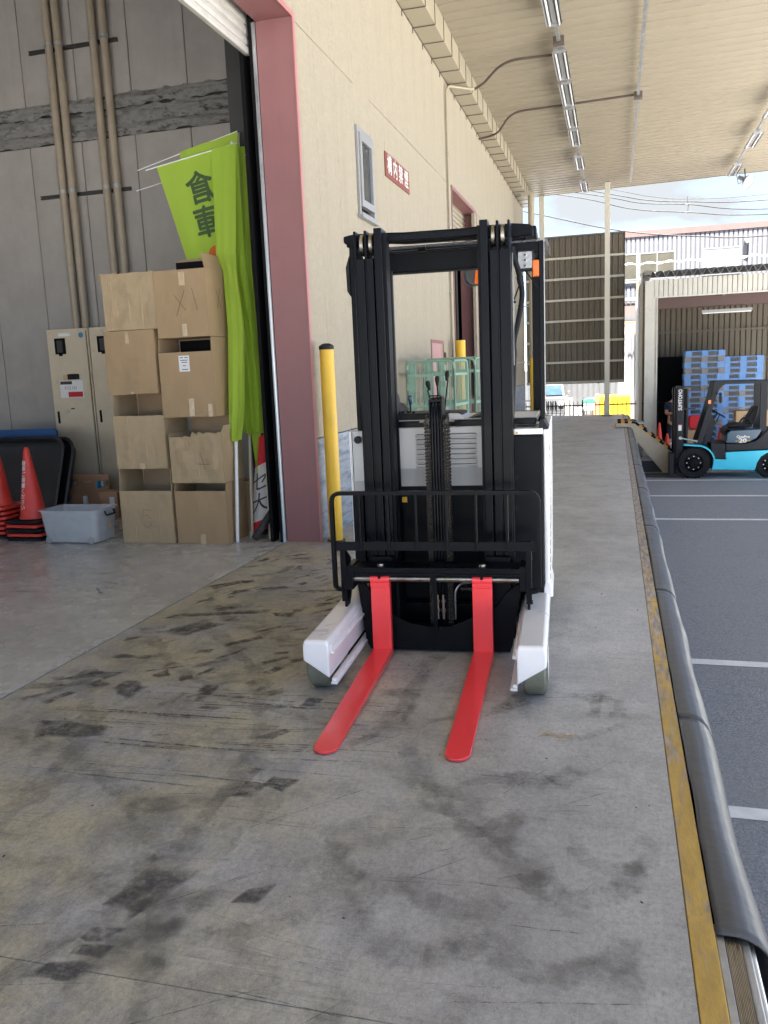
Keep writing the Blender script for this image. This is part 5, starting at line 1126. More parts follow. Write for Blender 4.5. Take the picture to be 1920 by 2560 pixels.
# green roll cages
def cage(x0, x1, y, z1, lb, depth):
    t = thing('roll_cage', ((x0 + x1) / 2, y, 0), lb, 'roll cage', 'green roll cages by the wall'); rz = .014
    def panel(a, b_):
        A, Bv = Vector(a), Vector(b_); pa = fillet([A + Vector((0, 0, .2)), A + Vector((0, 0, z1)), Bv + Vector((0, 0, z1)), Bv + Vector((0, 0, .2))], .09, 6)
        MB().tube(pa, rz, 10).build('tube_frame', M['cage_green'], t, smooth=True)
        for z in (.25, .62, 1.02, z1 - .16):
            MB().bar(A + Vector((0, 0, z)), Bv + Vector((0, 0, z)), .006, .03 if z > .3 else .02).build('rail', M['cage_green'], t)
        n_ = 11
        for k in range(1, n_): q = A.lerp(Bv, k / n_); MB().tube([q + Vector((0, 0, .25)), q + Vector((0, 0, z1))], .0045, 6).build('wire', M['cage_green'], t)
    panel((x0, y, 0), (x1, y, 0)); panel((x0, y, 0), (x0 - .05, y + depth, 0)); panel((x1, y, 0), (x1 + .05, y + depth, 0))
    MB().bar((x0, y, .2), (x1, y, .2), .03, .03).bar((x0 - .04, y + depth, .2), (x0, y, .2), .03, .03).bar((x1 + .04, y + depth, .2), (x1, y, .2), .03, .03).build('base_frame', M['cage_green'], t)
    for px, py in ((x0, y + .05), (x1, y + .05), (x0 - .03, y + depth - .05), (x1 + .03, y + depth - .05)):
        w = MB().lathe([(0, -.018), (.072, -.018), (.077, 0), (.072, .018), (0, .018)], (px, py, .077), 16, 0).build('castor', M['rubber'], t, smooth=True); MB().box(px - .026, px + .026, py - .015, py + .015, .08, .2).build('castor_fork', M['galvanised'], w)
    for z in (1.2,): MB().box(x0 - .004, x0 + .09, y - .02, y - .012, z, z + .08).build('latch_plate', M['cage_green'], t, bevel=.003)
    for k in range(2):pass
    return t
cage(-2.36, -1.8, 9.7, 1.535, 'nearest green roll cage behind the reach forklift', .62)
cage(-2.30, -1.66, 10.35, 1.56, 'middle green roll cage nested in the row by the wall', .62)
cage(-2.25, -1.5, 11.0, 1.57, 'farthest green roll cage before the yellow bollard', .62)

# ================================================================ DOCK END AND YARD
# ribbed sheet screen with rails between the posts
t = thing('sheet_screen', (-1.0, 24.55, .86), 'brown ribbed sheet screen with cream rails at the dock end', 'screen')
x = -2.45; k = 0
while x < .2:
    x1 = min(x + .155, .235)
    MB().prism([(x + .002, 24.62), (x + .02, 24.59), (x + .06, 24.59), (x + .066, 24.6), (x + .1, 24.6), (x + .106, 24.59), (x1 - .02, 24.59), (x1 - .002, 24.62)], 2, .855, 4.86).build('rib_sheet', M['sheet_brown'], t); x += .157; k += 1
MB().box(-2.45, .235, 24.62, 24.63, .855, 4.86).build('backing', M['sheet_brown'], t)
for z in (.9, 1.46, 2.03, 2.6, 3.17, 3.74, 4.30): MB().box(-2.45, .225, 24.5, 24.585, z - .03, z + .03).build('rail', M['post_cream'], t, bevel=.003)
MB().box(-2.45, .24, 24.5, 24.64, 4.862, 4.9).build('cap', M['shed_roof'], t)
MB().box(.237, .245, 24.55, 24.63, .855, 4.86).build('edge_trim', M['sheet_brown'], t)
# spiked fence
t = thing('spiked_fence', (-1, 26, GZ), 'black spiked railing fence running behind the dock end', 'fence')
MB().box(-4, 2.6, 25.985, 26.015, .16, .195).box(-4, 2.6, 25.985, 26.015, -.9, -.87).build('rail', M['black_paint'], t)
for k in range(50):
    x = -3.9 + k * .128; MB().box(x - .008, x + .008, 25.992, 26.008, GZ, .26).add([(x - .008, 25.992, .26), (x + .008, 25.992, .26), (x, 26.008, .26), (x, 26, .31)], [(0, 1, 3), (1, 2, 3), (2, 0, 3)]).build('picket', M['black_paint'], t)
for x in (-3.0, -.94, 1.1): MB().box(x - .02, x + .02, 25.98, 26.02, GZ, .33).build('post', M['black_paint'], t)
# steel grating leaning on the fence
t = thing('wire_rack', (-1.9, 25.6, -.1), 'bent black wire rack lying at the dock end by the fence', 'rack')
for k in range(6): MB().tube([(-2.1, 25.7, -.02 + k * .045), (-1.45, 25.7, -.03 + k * .045)], .008, 6).build('wire', M['black_paint'], t)
for k in range(6): x = -2.05 + k * .1; MB().tube(smoothpath([(x, 25.7, -.3), (x + .02 * k, 25.68, .05), (x + .03 * k - .04, 25.7, .3)]), .008, 6).build('wire', M['black_paint'], t)
# items at the dock end on lower ground
MB().prism(rrect(-.62, .5, GZ + .05, .27, .06), 1, 30, 31.4).build('yellow_container', M['bright_yellow'], label='bright yellow container box beyond the fence', cat='container', bevel=.02)
MB().prism([(-.75, GZ), (-.5, GZ), (-.5, .3), (-.55, .38), (-.65, .36), (-.75, .1)], 1, 29.4, 29.9).build('orange_cover', M['orange_band'], label='orange machine cover beside the yellow container', cat='machine', bevel=.02)
t = thing('tarpaulin_cart', (-.85, 28.5, GZ), 'small cart under a green tarpaulin beyond the fence', 'cart')
MB().prism([(-1.05, .12), (-1.0, .22), (-.9, .28), (-.72, .29), (-.62, .18), (-.64, .1)], 1, 28.3, 28.9).build('tarpaulin', mat('tarp_green', (.03, .2, .1), .6), t, bevel=.02)
MB().box(-1.05, -.65, 28.3, 28.9, -.1, .1).build('tub', M['white_frame'], t, bevel=.01); MB().box(-1.0, -.97, 28.4, 28.43, GZ, -.1).box(-.72, -.69, 28.4, 28.43, GZ, -.1).build('leg', M['dark_steel'], t)
t = thing('metal_stand', (-1.45, 28, GZ), 'white metal stand between the car and the green cart', 'stand')
MB().box(-1.58, -1.34, 28, 28.2, .28, .33).box(-1.57, -1.54, 28, 28.03, GZ, .28).box(-1.38, -1.35, 28, 28.03, GZ, .28).box(-1.5, -1.45, 28, 28.1, GZ, .25).build('frame', M['shed_cream'], t)
MB().box(-1.3, -.72, 28.6, 28.7, GZ, -.02).build('low_hoarding', M['shed_cream'], label='low pale hoarding below the green cart', cat='hoarding')
MB().bar((-1.25, 27.2, -.35), (-.85, 27.2, .1), .03, .03).build('leaning_bar', M['dark_steel'], label='dark bar leaning in front of the green cart', cat='bar')
# far pale fence panels behind the car
t = thing('site_hoarding', (-1.2, 33, GZ), 'pale corrugated hoarding far behind the car', 'hoarding')
x = -6
while x < .4:
    MB().prism([(x, 33.0), (x + .05, 32.97), (x + .15, 32.97), (x + .2, 33.0)], 2, GZ, 1.2).build('sheet', M['far_hoarding'], t); x += .2
MB().box(-.75, -.6, 32.95, 32.965, .72, .82).build('red_plate', M['flag_red'], t)
# white off-road car seen from the front
t = thing('parked_car', (-2.2, 29.2, GZ), 'white boxy off-road car parked in the sun beyond the fence', 'car')
MB().prism([(-2.72, -.72), (-1.62, -.72), (-1.62, .25), (-1.66, .33), (-2.68, .33), (-2.72, .25)], 1, 29.0, 32.2).build('body', M['white_car'], t, bevel=.05, seg=3)
cb = MB(); fb = [(-2.66, 29.75, .33), (-1.68, 29.75, .33), (-1.76, 30.15, .76), (-2.58, 30.15, .76)]; rb_ = [(-2.66, 32.1, .33), (-1.68, 32.1, .33), (-1.76, 32.0, .76), (-2.58, 32.0, .76)]
cb.add(fb + rb_, [(0, 1, 2, 3), (4, 7, 6, 5), (0, 4, 5, 1), (1, 5, 6, 2), (2, 6, 7, 3), (3, 7, 4, 0)]).build('cabin', M['white_car'], t, bevel=.03)
MB().add([(-2.6, 29.755, .37), (-1.74, 29.755, .37), (-1.81, 30.085, .7), (-2.53, 30.085, .7)], [(0, 1, 2, 3)]).build('windscreen', M['car_glass'], t, solid=.02)
for x in (-2.58, -1.76): MB().lathe([(0, -.03), (.09, -.03), (.1, 0), (0, 0)], (x, 28.99, .1), 20, 1).build('headlight', M['lamp_lens'], t, smooth=True)
for k in range(7): MB().prism(rrect(-2.42 + k * .075, -2.38 + k * .075, -.08, .2, .015, 3), 1, 28.985, 28.999).build('grille_slot', M['very_dark'], t)
MB().box(-2.8, -1.55, 28.8, 28.98, -.55, -.36).build('bumper', M['charcoal'], t, bevel=.02)
for x in (-2.66, -1.7): MB().lathe([(0, -.1), (.3, -.1), (.33, -.06), (.33, .06), (.3, .1), (0, .1)], (x, 29.6, GZ + .33), 24, 0).build('wheel', M['rubber'], t, smooth=True)
MB().box(-1.6, -1.5, 29.9, 30.0, .35, .5).build('mirror', M['white_car'], t, bevel=.02)

# open-fronted shed -----------------------------------------------------------
SY = 22.8
t = thing('storage_shed', (3.5, 24, GZ), 'cream open-fronted shed with wavy grey roof in the yard', 'shed')
MB().box(.715, .93, SY, SY + .25, GZ, 3.4).build('corner_post', M['shed_cream'], t, bevel=.004); MB().box(.93, 1.0, SY + .03, SY + .2, GZ, 2.98).build('corner_post', M['shed_cream'], t, bevel=.004); MB().box(1.0, 1.03, SY + .0, SY + .1, GZ, 2.975).build('corner_post', M['shed_cream'], t)
for k in range(16):
    y = SY + .25 + k * .3; MB().prism([(.6, y), (.6, y + .12), (.63, y + .15), (.63, y + .27), (.6, y + .3), (.66, y + .3), (.66, y)], 2, GZ, 3.36).build('side_sheet', M['shed_cream'], t)
x = .93; k = 0
while x < 7.4:
    MB().prism([(x, SY + .03), (x + .012, SY), (x + .1, SY), (x + .112, SY + .03)], 2, 3.0, 3.41).build('fascia_sheet', M['shed_cream'], t); x += .115
MB().box(.93, 7.5, SY - .02, SY + .06, 2.965, 3.0).build('lintel_trim', M['shed_cream'], t)
MB().box(.9, 7.5, SY + .03, SY + .06, 3.0, 3.41).build('fascia_back', M['shed_cream'], t)
pitch = .209; b = MB(); n_ = int(6.7 / pitch * 12)
vs = []; fs = []
for i in range(n_ + 1):
    x = .70 + i * pitch / 12; ph = (i % 12) / 12; h = .075 * abs(2 * ((ph + .1) % 1) - 1) * 2
    h = min(.135, max(.0, h * 1.15 - .015))
    vs += [(x, SY - .32, 3.44 + h), (x, SY + 5, 3.9 + h), (x, SY - .32, 3.455 + h + .008), (x, SY + 5, 3.915 + h + .008)]
for i in range(n_): a = 4 * i; fs += [(a, a + 4, a + 5, a + 1), (a + 2, a + 3, a + 7, a + 6), (a, a + 2, a + 6, a + 4)]
b.add(vs, fs).build('wavy_roof', M['shed_roof'], t)
MB().box(.68, .86, SY - .33, SY + 5, 3.52, 3.62).build('roof_edge', M['shed_roof'], t)
x = .7
while x < 7.4:
    MB().prism([(x, 27.5), (x + .02, 27.46), (x + .13, 27.46), (x + .15, 27.5)], 2, GZ, 3.5).build('back_sheet', M['sheet_brown'], t); x += .152
MB().box(.6, 7.4, 27.5, 27.52, GZ, 3.8).build('backing', M['sheet_brown'], t)
MB().box(.66, .67, SY + .25, 27.5, GZ, 3.6).build('backing', M['shed_cream'], t)
for z in (-.6, .3, 1.35, 2.2): MB().box(.7, 7.4, 27.38, 27.45, z, z + .06).build('girt', M['sheet_brown'], t)
for y, z in ((24.2, 3.0), (25.7, 3.05)): MB().box(.7, 7.4, y, y + .06, z - .22, z + .12).build('purlin', M['brown_fascia'], t)
MB().bar((2.6, SY + .2, 3.0), (2.6, 27, 3.3), .08, .12).build('rafter', M['sheet_brown'], t)
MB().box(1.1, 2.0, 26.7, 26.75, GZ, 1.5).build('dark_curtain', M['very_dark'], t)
MB().box(7.4, 7.45, SY, 27.5, GZ, 3.5).build('side_wall', M['sheet_brown'], t)
MB().box(.7, 7.4, SY, 27.5, GZ + .003, GZ + .012).build('floor_slab', M['hall_concrete'], t)
ft = MB().box(2.3, 3.6, 25.3, 25.4, 2.66, 2.73).build('batten_light', M['light_grey_metal'], label='long fluorescent batten hanging inside the shed', cat='lamp')
MB().tube([(2.32, 25.35, 2.645), (3.58, 25.35, 2.645)], .016, 8).build('tube', M['tube_glass'], ft)
# pallets: each plastic pallet is a thing
pp = {}
def pallet(x, y, z, lb, col):
    if col not in pp:
        o_ = pp[col] = thing('plastic_pallet', (0, 0, 0), lb, 'pallet', 'plastic pallets stacked in the shed'); m_ = M[col]
        MB().box(0, 1, 0, .9, .118, .14).build('top_deck', m_, o_, world=False); MB().box(0, 1, 0, .9, 0, .018).build('bottom_deck', m_, o_, world=False)
        for x0, x1 in ((0, .16), (.42, .58), (.84, 1.0)): MB().box(x0, x1, 0.002, .898, .018, .118).build('block', m_, o_, world=False)
        MB().box(.16, .84, .3, .32, .018, .118).build('inner_rib', M['very_dark'], o_, world=False)
    else: o_ = copy_tree(pp[col]); o_['label'] = lb
    o_.location = (x, y, z); return o_
num = ['bottom', 'second', 'third', 'fourth', 'fifth', 'sixth', 'seventh', 'eighth', 'ninth', 'tenth', 'eleventh', 'twelfth', 'thirteenth', 'fourteenth', 'fifteenth', 'sixteenth', 'seventeenth', 'eighteenth', 'nineteenth', 'twentieth']
NL, NR = 17, 16
for k in range(NL): pallet(1.83 + rnd.uniform(-.02, .02) + (.012 * k * 0), 24.6, GZ + .02 + k * .157, '%s pallet from the floor in the taller left stack' % num[k], 'pallet_grey' if k in (4, 8, 10, 13, 15) else 'pallet_blue').scale = (1, 1, 1.1)
for k in range(NR): pallet(2.86 + rnd.uniform(-.02, .02), 25.0, GZ + .02 + k * .155, '%s pallet from the floor in the right-hand pallet stack' % num[k], 'pallet_grey' if k in (6, 9) else 'pallet_blue').scale = (1, 1, 1.08)
for x, y, h, lb in ((1.8, 24.57, 2.57, 'clear stretch wrap film around the left pallet stack'), (2.85, 24.97, 2.39, 'clear stretch wrap film around the right pallet stack')):
    MB().grid(lambda s, u: (x + 1.06 * s, y + .012 * math.sin(u * 60 + s * 9) * 1, GZ + .1 + h * u), 12, 90).build('stretch_wrap', M['wrap_film'], label=lb, cat='wrap', group='stretch wrap on the pallets')
def ycone(x, y, lb, h=1.0): 
    o_ = cone(x, y, GZ + .012, lb, 'traffic cones in the shed', 'cone_red'); o_.scale = (1, 1, h)
ycone(1.08, 22.35, 'taller traffic cone beside the shed post', 1.3); ycone(1.25, 22.0, 'shorter traffic cone just in front of the shed post', .95)
for x, y, z, h, lb in ((2.33, 20.6, -.72, .84, 'taller traffic cone standing behind the yard forklift step'), (2.49, 20.5, -.72, .62, 'shorter traffic cone standing behind the yard forklift step')):
    o_ = cone(x, y, z, lb, 'traffic cones in the shed'); o_.scale = (1, 1, h)
MB().box(2.2, 2.72, 20.3, 20.9, GZ, -.72).build('low_crate', M['charcoal'], label='dark low crate under the two cones behind the forklift', cat='crate', bevel=.01)
bt = thing('water_bottle', (1.33, 21.9, GZ), 'clear water bottle standing beside the shorter yard cone', 'bottle')
MB().lathe([(0, 0), (.045, 0), (.045, .3), (.018, .38), (.018, .42)], (1.33, 21.9, GZ), 14).build('body', M['wrap_film'], bt, smooth=True); MB().lathe([(.02, .42), (.02, .45), (0, .45)], (1.33, 21.9, GZ), 12).build('lid', M['paper'], bt)
MB().prism(rrect(1.8, 2.15, -.35, .0, .08), 1, 22.6, 22.9).build('red_sack', M['flag_red'], label='red sack in clear plastic behind the forklift mast', cat='sack', bevel=.04, seg=3)
MB().box(1.72, 2.1, 22.5, 22.9, GZ, -.36).build('tan_carton', M['cardboard'], label='tan carton under the red sack in the shed', cat='box', bevel=.005)
k = MB().box(2.95, 3.75, 22.9, 23.4, -.36, .07).build('tan_carton', M['cardboard'], label='pale carton seen behind the forklift seat', cat='box', bevel=.005)
MB().lathe([(.03, -.002), (.045, -.002)], (3.17, 22.895, -.08), 16, 1).build('logo_ring', M['ink'], k)
MB().box(2.9, 3.8, 22.85, 23.45, GZ + .02, -.365).build('carton_stand', M['charcoal'], label='dark stand under the pale carton in the shed', cat='stand')

# person ----------------------------------------------------------------------
def skin_body(name, chains, m, parent, sub=2):
    me = bpy.data.meshes.new(name); V = []; E_ = []; Rr = []
    idx = {}
    for ch in chains:
        prev = None
        for p, r in ch:
            key = tuple(round(c, 3) for c in p)
            if key not in idx: idx[key] = len(V); V.append(p); Rr.append(r)
            if prev is not None and prev != idx[key]: E_.append((prev, idx[key]))
            prev = idx[key]
    off = WL[parent]; me.from_pydata([tuple(Vector(v) - off) for v in V], E_, []); ob = bpy.data.objects.new(name, me); COL.objects.link(ob); ob.parent = parent; WL[ob] = off
    sk = ob.modifiers.new('skin', 'SKIN'); sk.use_smooth_shade = True
    for i, q in enumerate(me.skin_vertices[0].data): q.radius = (Rr[i] if isinstance(Rr[i], tuple) else (Rr[i], Rr[i])); q.use_root = (i == 0)
    s_ = ob.modifiers.new('sub', 'SUBSURF'); s_.levels = s_.render_levels = sub; me.materials.append(m); return ob
px, py = 1.44, 22.5
pe = thing('person', (px, py, GZ), 'person in dark navy shirt and shorts standing in the shed behind the mast', 'person')
g = GZ + .012
skin_body('body', [[((px, py, g + .95), (.13, .1)), ((px, py, g + 1.15), (.14, .1)), ((px + .01, py, g + 1.38), (.17, .1)), ((px + .01, py, g + 1.47), .06), ((px + .02, py - .01, g + 1.55), .055), ((px + .03, py - .02, g + 1.62), (.075, .09)), ((px + .03, py - .02, g + 1.72), (.06, .075))],
    [((px, py, g + .95), (.13, .1)), ((px - .09, py, g + .86), .085), ((px - .1, py, g + .48), .055), ((px - .1, py + .01, g + .08), .038), ((px - .1, py - .14, g + .04), .035)],
    [((px, py, g + .95), (.13, .1)), ((px + .09, py, g + .86), .085), ((px + .1, py, g + .48), .055), ((px + .1, py + .01, g + .08), .038), ((px + .1, py - .14, g + .04), .035)],
    [((px + .01, py, g + 1.38), (.17, .1)), ((px - .17, py, g + 1.37), .05), ((px - .2, py - .02, g + 1.12), .042), ((px - .03, py - .18, g + 1.14), .032), ((px + .03, py - .22, g + 1.15), .024)],
    [((px + .01, py, g + 1.38), (.17, .1)), ((px + .19, py, g + 1.37), .05), ((px + .22, py - .02, g + 1.12), .042), ((px + .1, py - .2, g + 1.12), .032), ((px + .05, py - .23, g + 1.14), .024)]], M['skin'], pe)
skin_body('shirt', [[((px, py, g + .86), (.165, .125)), ((px, py, g + 1.15), (.16, .12)), ((px + .01, py, g + 1.38), (.185, .115)), ((px + .01, py, g + 1.44), (.1, .09))],
    [((px + .01, py, g + 1.38), (.185, .115)), ((px - .175, py, g + 1.37), .07), ((px - .195, py - .01, g + 1.2), .065)], [((px + .01, py, g + 1.38), (.185, .115)), ((px + .195, py, g + 1.37), .07), ((px + .215, py - .01, g + 1.2), .065)]], M['navy_cloth'], pe)
skin_body('shorts', [[((px, py, g + .93), (.15, .12)), ((px - .09, py, g + .82), .105), ((px - .1, py, g + .46), .085)], [((px, py, g + .93), (.15, .12)), ((px + .09, py, g + .82), .105), ((px + .1, py, g + .46), .085)]], M['navy_cloth'], pe)
for s in (-1, 1): MB().prism(rrect(px + s * .1 - .045, px + s * .1 + .045, py - .2, py + .06, .035), 2, g, g + .09).build('shoe', M['very_dark'], pe, bevel=.02)
hr = MB().lathe([(0, .13), (.06, .115), (.092, .06), (.097, 0), (.085, -.05)], (px + .03, py + .005, g + 1.66), 18).build('hair', M['hair'], pe, smooth=True)
MB().box(px + .0, px + .06, py - .16, py - .1, g + 1.63, g + 1.64).build('glasses', M['very_dark'], pe)

# yard forklift ---------------------------------------------------------------
Y0 = 18.6; Yb = 19.65
t = thing('yard_forklift', (2.2, 19.1, GZ), 'turquoise counterbalance forklift with black mast parked in the yard', 'forklift')
def PX(poly, y0, y1, name, m, par=None, **kw): return MB().prism(poly, 1, y0, y1).build(name, M[m], par or t, **kw)
def wheel(x, y0, z, r, w, nm='wheel'):
    o_ = MB().lathe([(r * .55, -w / 2), (r * .93, -w / 2), (r, -w * .36), (r, w * .36), (r * .93, w / 2), (r * .55, w / 2)], (x, y0 + w / 2, z), 40, 1).build(nm, M['rubber'], t, smooth=True)
    for k in range(26):
        a = 2 * math.pi * k / 26; MB().obox((x + r * math.cos(a), y0 + w * .22, z + r * math.sin(a)), (.022, w * .46, .03), Matrix.Rotation(-a, 3, 'Y') @ Matrix.Rotation(0, 3, 'Z')).build('tread_lug', M['rubber'], o_)
    rm = MB().lathe([(0, .03), (r * .3, .03), (r * .34, .05), (r * .5, .06), (r * .57, .0), (r * .6, .0)], (x, y0, z), 32, 1).build('rim', M['black_paint'], o_, smooth=True)
    for k in range(8):
        a = 2 * math.pi * k / 8; c_ = rm.copy() if False else None; MB().cyl((x + r * .42 * math.cos(a), y0 + .03, z + r * .42 * math.sin(a)), (x + r * .42 * math.cos(a), y0 + .055, z + r * .42 * math.sin(a)), .014, n=6).build('wheel_nut', M['steel'], o_)
    MB().lathe([(0, 0), (r * .2, .0), (r * .22, .03)], (x, y0 - .005, z), 16, 1).build('hub', M['black_paint'], o_)
wheel(1.595, Y0, GZ + .325, .325, .2); wheel(1.595, Yb - .2, GZ + .325, .325, .2)
wheel(3.07, Y0 + .04, GZ + .27, .27, .17, 'rear_wheel'); wheel(3.07, Yb - .22, GZ + .27, .27, .17, 'rear_wheel')
# mast
for y in (Y0 + .12, Yb - .26):
    r_ = MB().box(1.25, 1.385, y, y + .1, -1.0, .845).build('mast_rail', M['charcoal'], t, bevel=.004); MB().box(1.2, 1.25, y + .02, y + .08, -.98, .83).build('inner_rail', M['black_paint'], r_)
for z in (.8, .3, -.4): MB().box(1.27, 1.37, Y0 + .2, Yb - .25, z, z + .06).build('mast_tie', M['charcoal'], t)
MB().box(1.24, 1.7, Y0 + .14, Y0 + .4, .835, .86).build('mast_top_plate', M['charcoal'], t); MB().box(1.38, 1.62, Y0 + .14, Y0 + .17, .38, .41).build('mast_bracket', M['charcoal'], t)
for y in (Y0 + .3, Yb - .35): MB().cyl((1.46, y, -.7), (1.46, y, .8), .03, n=12).build('lift_cylinder', M['charcoal'], t, smooth=True)
MB().box(1.12, 1.2, Y0 + .05, Yb - .05, -1.0, -.55).build('carriage', M['charcoal'], t)
for y in (Y0 + .2, Yb - .35): MB().box(.35, 1.15, y, y + .13, -1.02, -.98).build('fork', M['charcoal'], t)
MB().tube([(1.36, Y0 + .06, -.22), (1.55, Y0 + .06, -.26), (1.66, Y0 + .06, -.29)], [.016, .016, .03], 10).build('tilt_cylinder', M['steel'], t, smooth=True)
MB().lathe([(0, 0), (.035, 0), (.035, .04), (0, .04)], (1.325, Y0 + .05, -.21), 14, 1).build('pivot', M['galvanised'], t)
ml = [c_ for c_ in t.children if c_.name.startswith('mast_rail')][0]
lettering('SUMITOMO', .105, lambda u, v: (1.318 - v, Y0 + .117, .585 + u * .8), M['white_print'], ml, bold=.004)
s_ = MB().box(1.285, 1.35, Y0 + .115, Y0 + .119, -.06, .08).build('warning_label', M['paper'], ml); MB().box(1.285, 1.35, Y0 + .113, Y0 + .1148, .055, .08).build('label_band', M['flag_red'], s_)
# chassis
ch = PX([(1.955, -.88), (2.79, -.9), (2.83, -.74), (2.9, -.62), (3.0, -.55), (3.12, -.52), (3.3, -.54), (3.5, -.62), (3.9, -.62), (3.9, -.45), (2.21, -.52), (2.225, -.675), (1.985, -.66)], Y0 + .03, Yb - .03, 'chassis', 'teal', bevel=.015, seg=3)
PX([(1.39, -.345), (1.45, -.345), (1.72, -.365)] + arc(1.66, -.72, .36, 78, -5, 8) + [(1.97, -.88), (1.95, -.88)] + [(1.66 + .33 * math.cos(R(a)), -.72 + .33 * math.sin(R(a))) for a in (0, 15, 30, 45, 60, 75)] + [(1.72, -.392), (1.45, -.37), (1.39, -.37)], Y0 + .0, Y0 + .3, 'fender', 'teal')
PX([(1.925, -.335), (2.215, -.345), (2.225, -.67), (1.985, -.655), (1.96, -.6)], Y0 + .05, Yb - .05, 'step', 'charcoal', bevel=.012)
PX([(1.65, -.9), (1.96, -.88), (1.96, -.45), (1.8, -.35), (1.65, -.35)], Y0 + .25, Yb - .25, 'front_frame', 'black_paint')
hd = PX([(2.215, -.345), (2.225, -.5), (3.9, -.43), (3.9, -.2), (3.0, -.08), (2.9, -.2), (2.78, -.3), (2.6, -.345)], Y0 + .035, Yb - .035, 'lower_cover', 'charcoal', bevel=.012)
PX([(2.215, -.33), (2.23, -.13), (2.3, -.07), (2.89, -.045), (2.88, -.12), (2.8, -.24), (2.68, -.31), (2.5, -.345)], Y0 + .025, Yb - .025, 'engine_cover', 'navy_paint', bevel=.02, seg=3)
PX([(2.88, -.09), (3.9, -.02), (3.95, -.45), (2.9, -.4)], Y0 + .05, Yb - .05, 'counterweight', 'charcoal', bevel=.05)
PX([(2.2, -.19), (2.24, -.07), (2.62, -.05), (2.6, -.03), (2.26, -.03), (2.2, -.1)], Y0 + .12, Yb - .12, 'seat_deck', 'black_plastic', bevel=.01)
ec = [c_ for c_ in t.children if c_.name.startswith('engine_cover')][0]
lettering('QuaPro', .075, lambda u, v: (2.545 + u * 1.05, Y0 + .0235, -.205 + v), M['white_print'], ec, bold=.003)
MB().box(2.40, 2.68, Y0 + .0238, Y0 + .0248, -.3, -.272).build('yellow_stripe', M['bright_yellow'], ec)
lettering('20', .12, lambda u, v: (2.54 + u * 1.25, Y0 + .0205, -.286 + v), M['white_print'], ec, bold=.005)
# overhead guard
for y in (Y0 + .07, Yb - .13):
    PX([(1.64, -.345), (1.76, -.33), (1.86, .02), (1.97, .47), (2.02, .66), (2.07, .78), (2.14, .855), (2.2, .88), (3.4, .865), (3.4, .925), (2.1, .945), (1.985, .95), (1.965, .93), (1.95, .78), (1.88, .5), (1.78, .15)], y, y + .06, 'guard_frame', 'charcoal', bevel=.004)
    MB().box(2.86, 2.99, y, y + .06, -.1, .88).build('rear_pillar', M['charcoal'], t, bevel=.004)
for x in (2.1, 2.3, 2.5, 2.7, 2.9, 3.1): MB().box(x, x + .05, Y0 + .13, Yb - .13, .885, .92).build('guard_bar', M['charcoal'], t)
# seat, wheel, dash
st = PX([(2.28, -.02), (2.3, .02), (2.42, .06), (2.55, .05), (2.72, .05), (2.76, .0), (2.74, -.03)], Y0 + .3, Yb - .3, 'seat', 'black_plastic', bevel=.025, seg=3)
PX([(2.6, .04), (2.66, .16), (2.78, .38), (2.84, .41), (2.88, .38), (2.86, .25), (2.8, .06), (2.74, .0)], Y0 + .32, Yb - .32, 'seat_back', 'black_plastic', bevel=.025, seg=3)
MB().tube(smoothpath([(2.5, Y0 + .28, .07), (2.58, Y0 + .28, .17), (2.68, Y0 + .28, .12), (2.74, Y0 + .28, .04)]), .02, 8).build('arm_rest', M['black_plastic'], t, smooth=True)
PX([(1.8, -.34), (1.95, -.34), (2.02, .05), (1.98, .22), (1.93, .3), (1.88, .25)], Y0 + .3, Yb - .3, 'dashboard', 'charcoal', bevel=.02)
MB().tube([(1.98, Y0 + .45, .12), (2.08, Y0 + .45, .26)], .02, 10).build('steering_column', M['black_plastic'], t, smooth=True)
sw = []; cx_, cz_ = 2.09, .27; nx_ = Vector((.55, 0, .83)); tx = Vector((.83, 0, -.55))
sw = [Vector((cx_, Y0 + .45, cz_)) + tx * .17 * math.cos(2 * math.pi * k / 24) + Vector((0, 1, 0)) * .17 * math.sin(2 * math.pi * k / 24) for k in range(25)]
MB().tube(sw, .015, 8).build('steering_wheel', M['black_plastic'], t, smooth=True)
for k, y in enumerate((.22, .28, .34)): MB().tube([(2.05, Y0 + y, .1), (2.1 + k * .01, Y0 + y, .24)], .009, 6).build('lever', M['black_plastic'], t)
MB().prism(rrect(1.855, 1.91, .49, .57, .01), 1, Y0 + .02, Y0 + .08).build('indicator', M['orange_lens'], t); MB().prism(rrect(1.83, 1.95, .5, .6, .02), 1, Y0 + .09, Y0 + .16).build('headlamp', M['charcoal'], t)
mq = MB().prism(rrect(2.06, 2.11, .5, .72, .02), 1, Y0 - .02, Y0 + .0).build('side_mirror', M['black_plastic'], t); MB().tube([(2.0, Y0 + .08, .72), (2.07, Y0 - .01, .68)], .008, 6).build('mirror_arm', M['black_plastic'], mq)
MB().tube(fillet([(1.78, Y0 + .1, .62), (1.78, Y0 + .1, .8), (1.93, Y0 + .1, .8), (1.93, Y0 + .1, .62), (1.78, Y0 + .1, .62)], .02), .006, 6).build('lamp_guard', M['charcoal'], t)

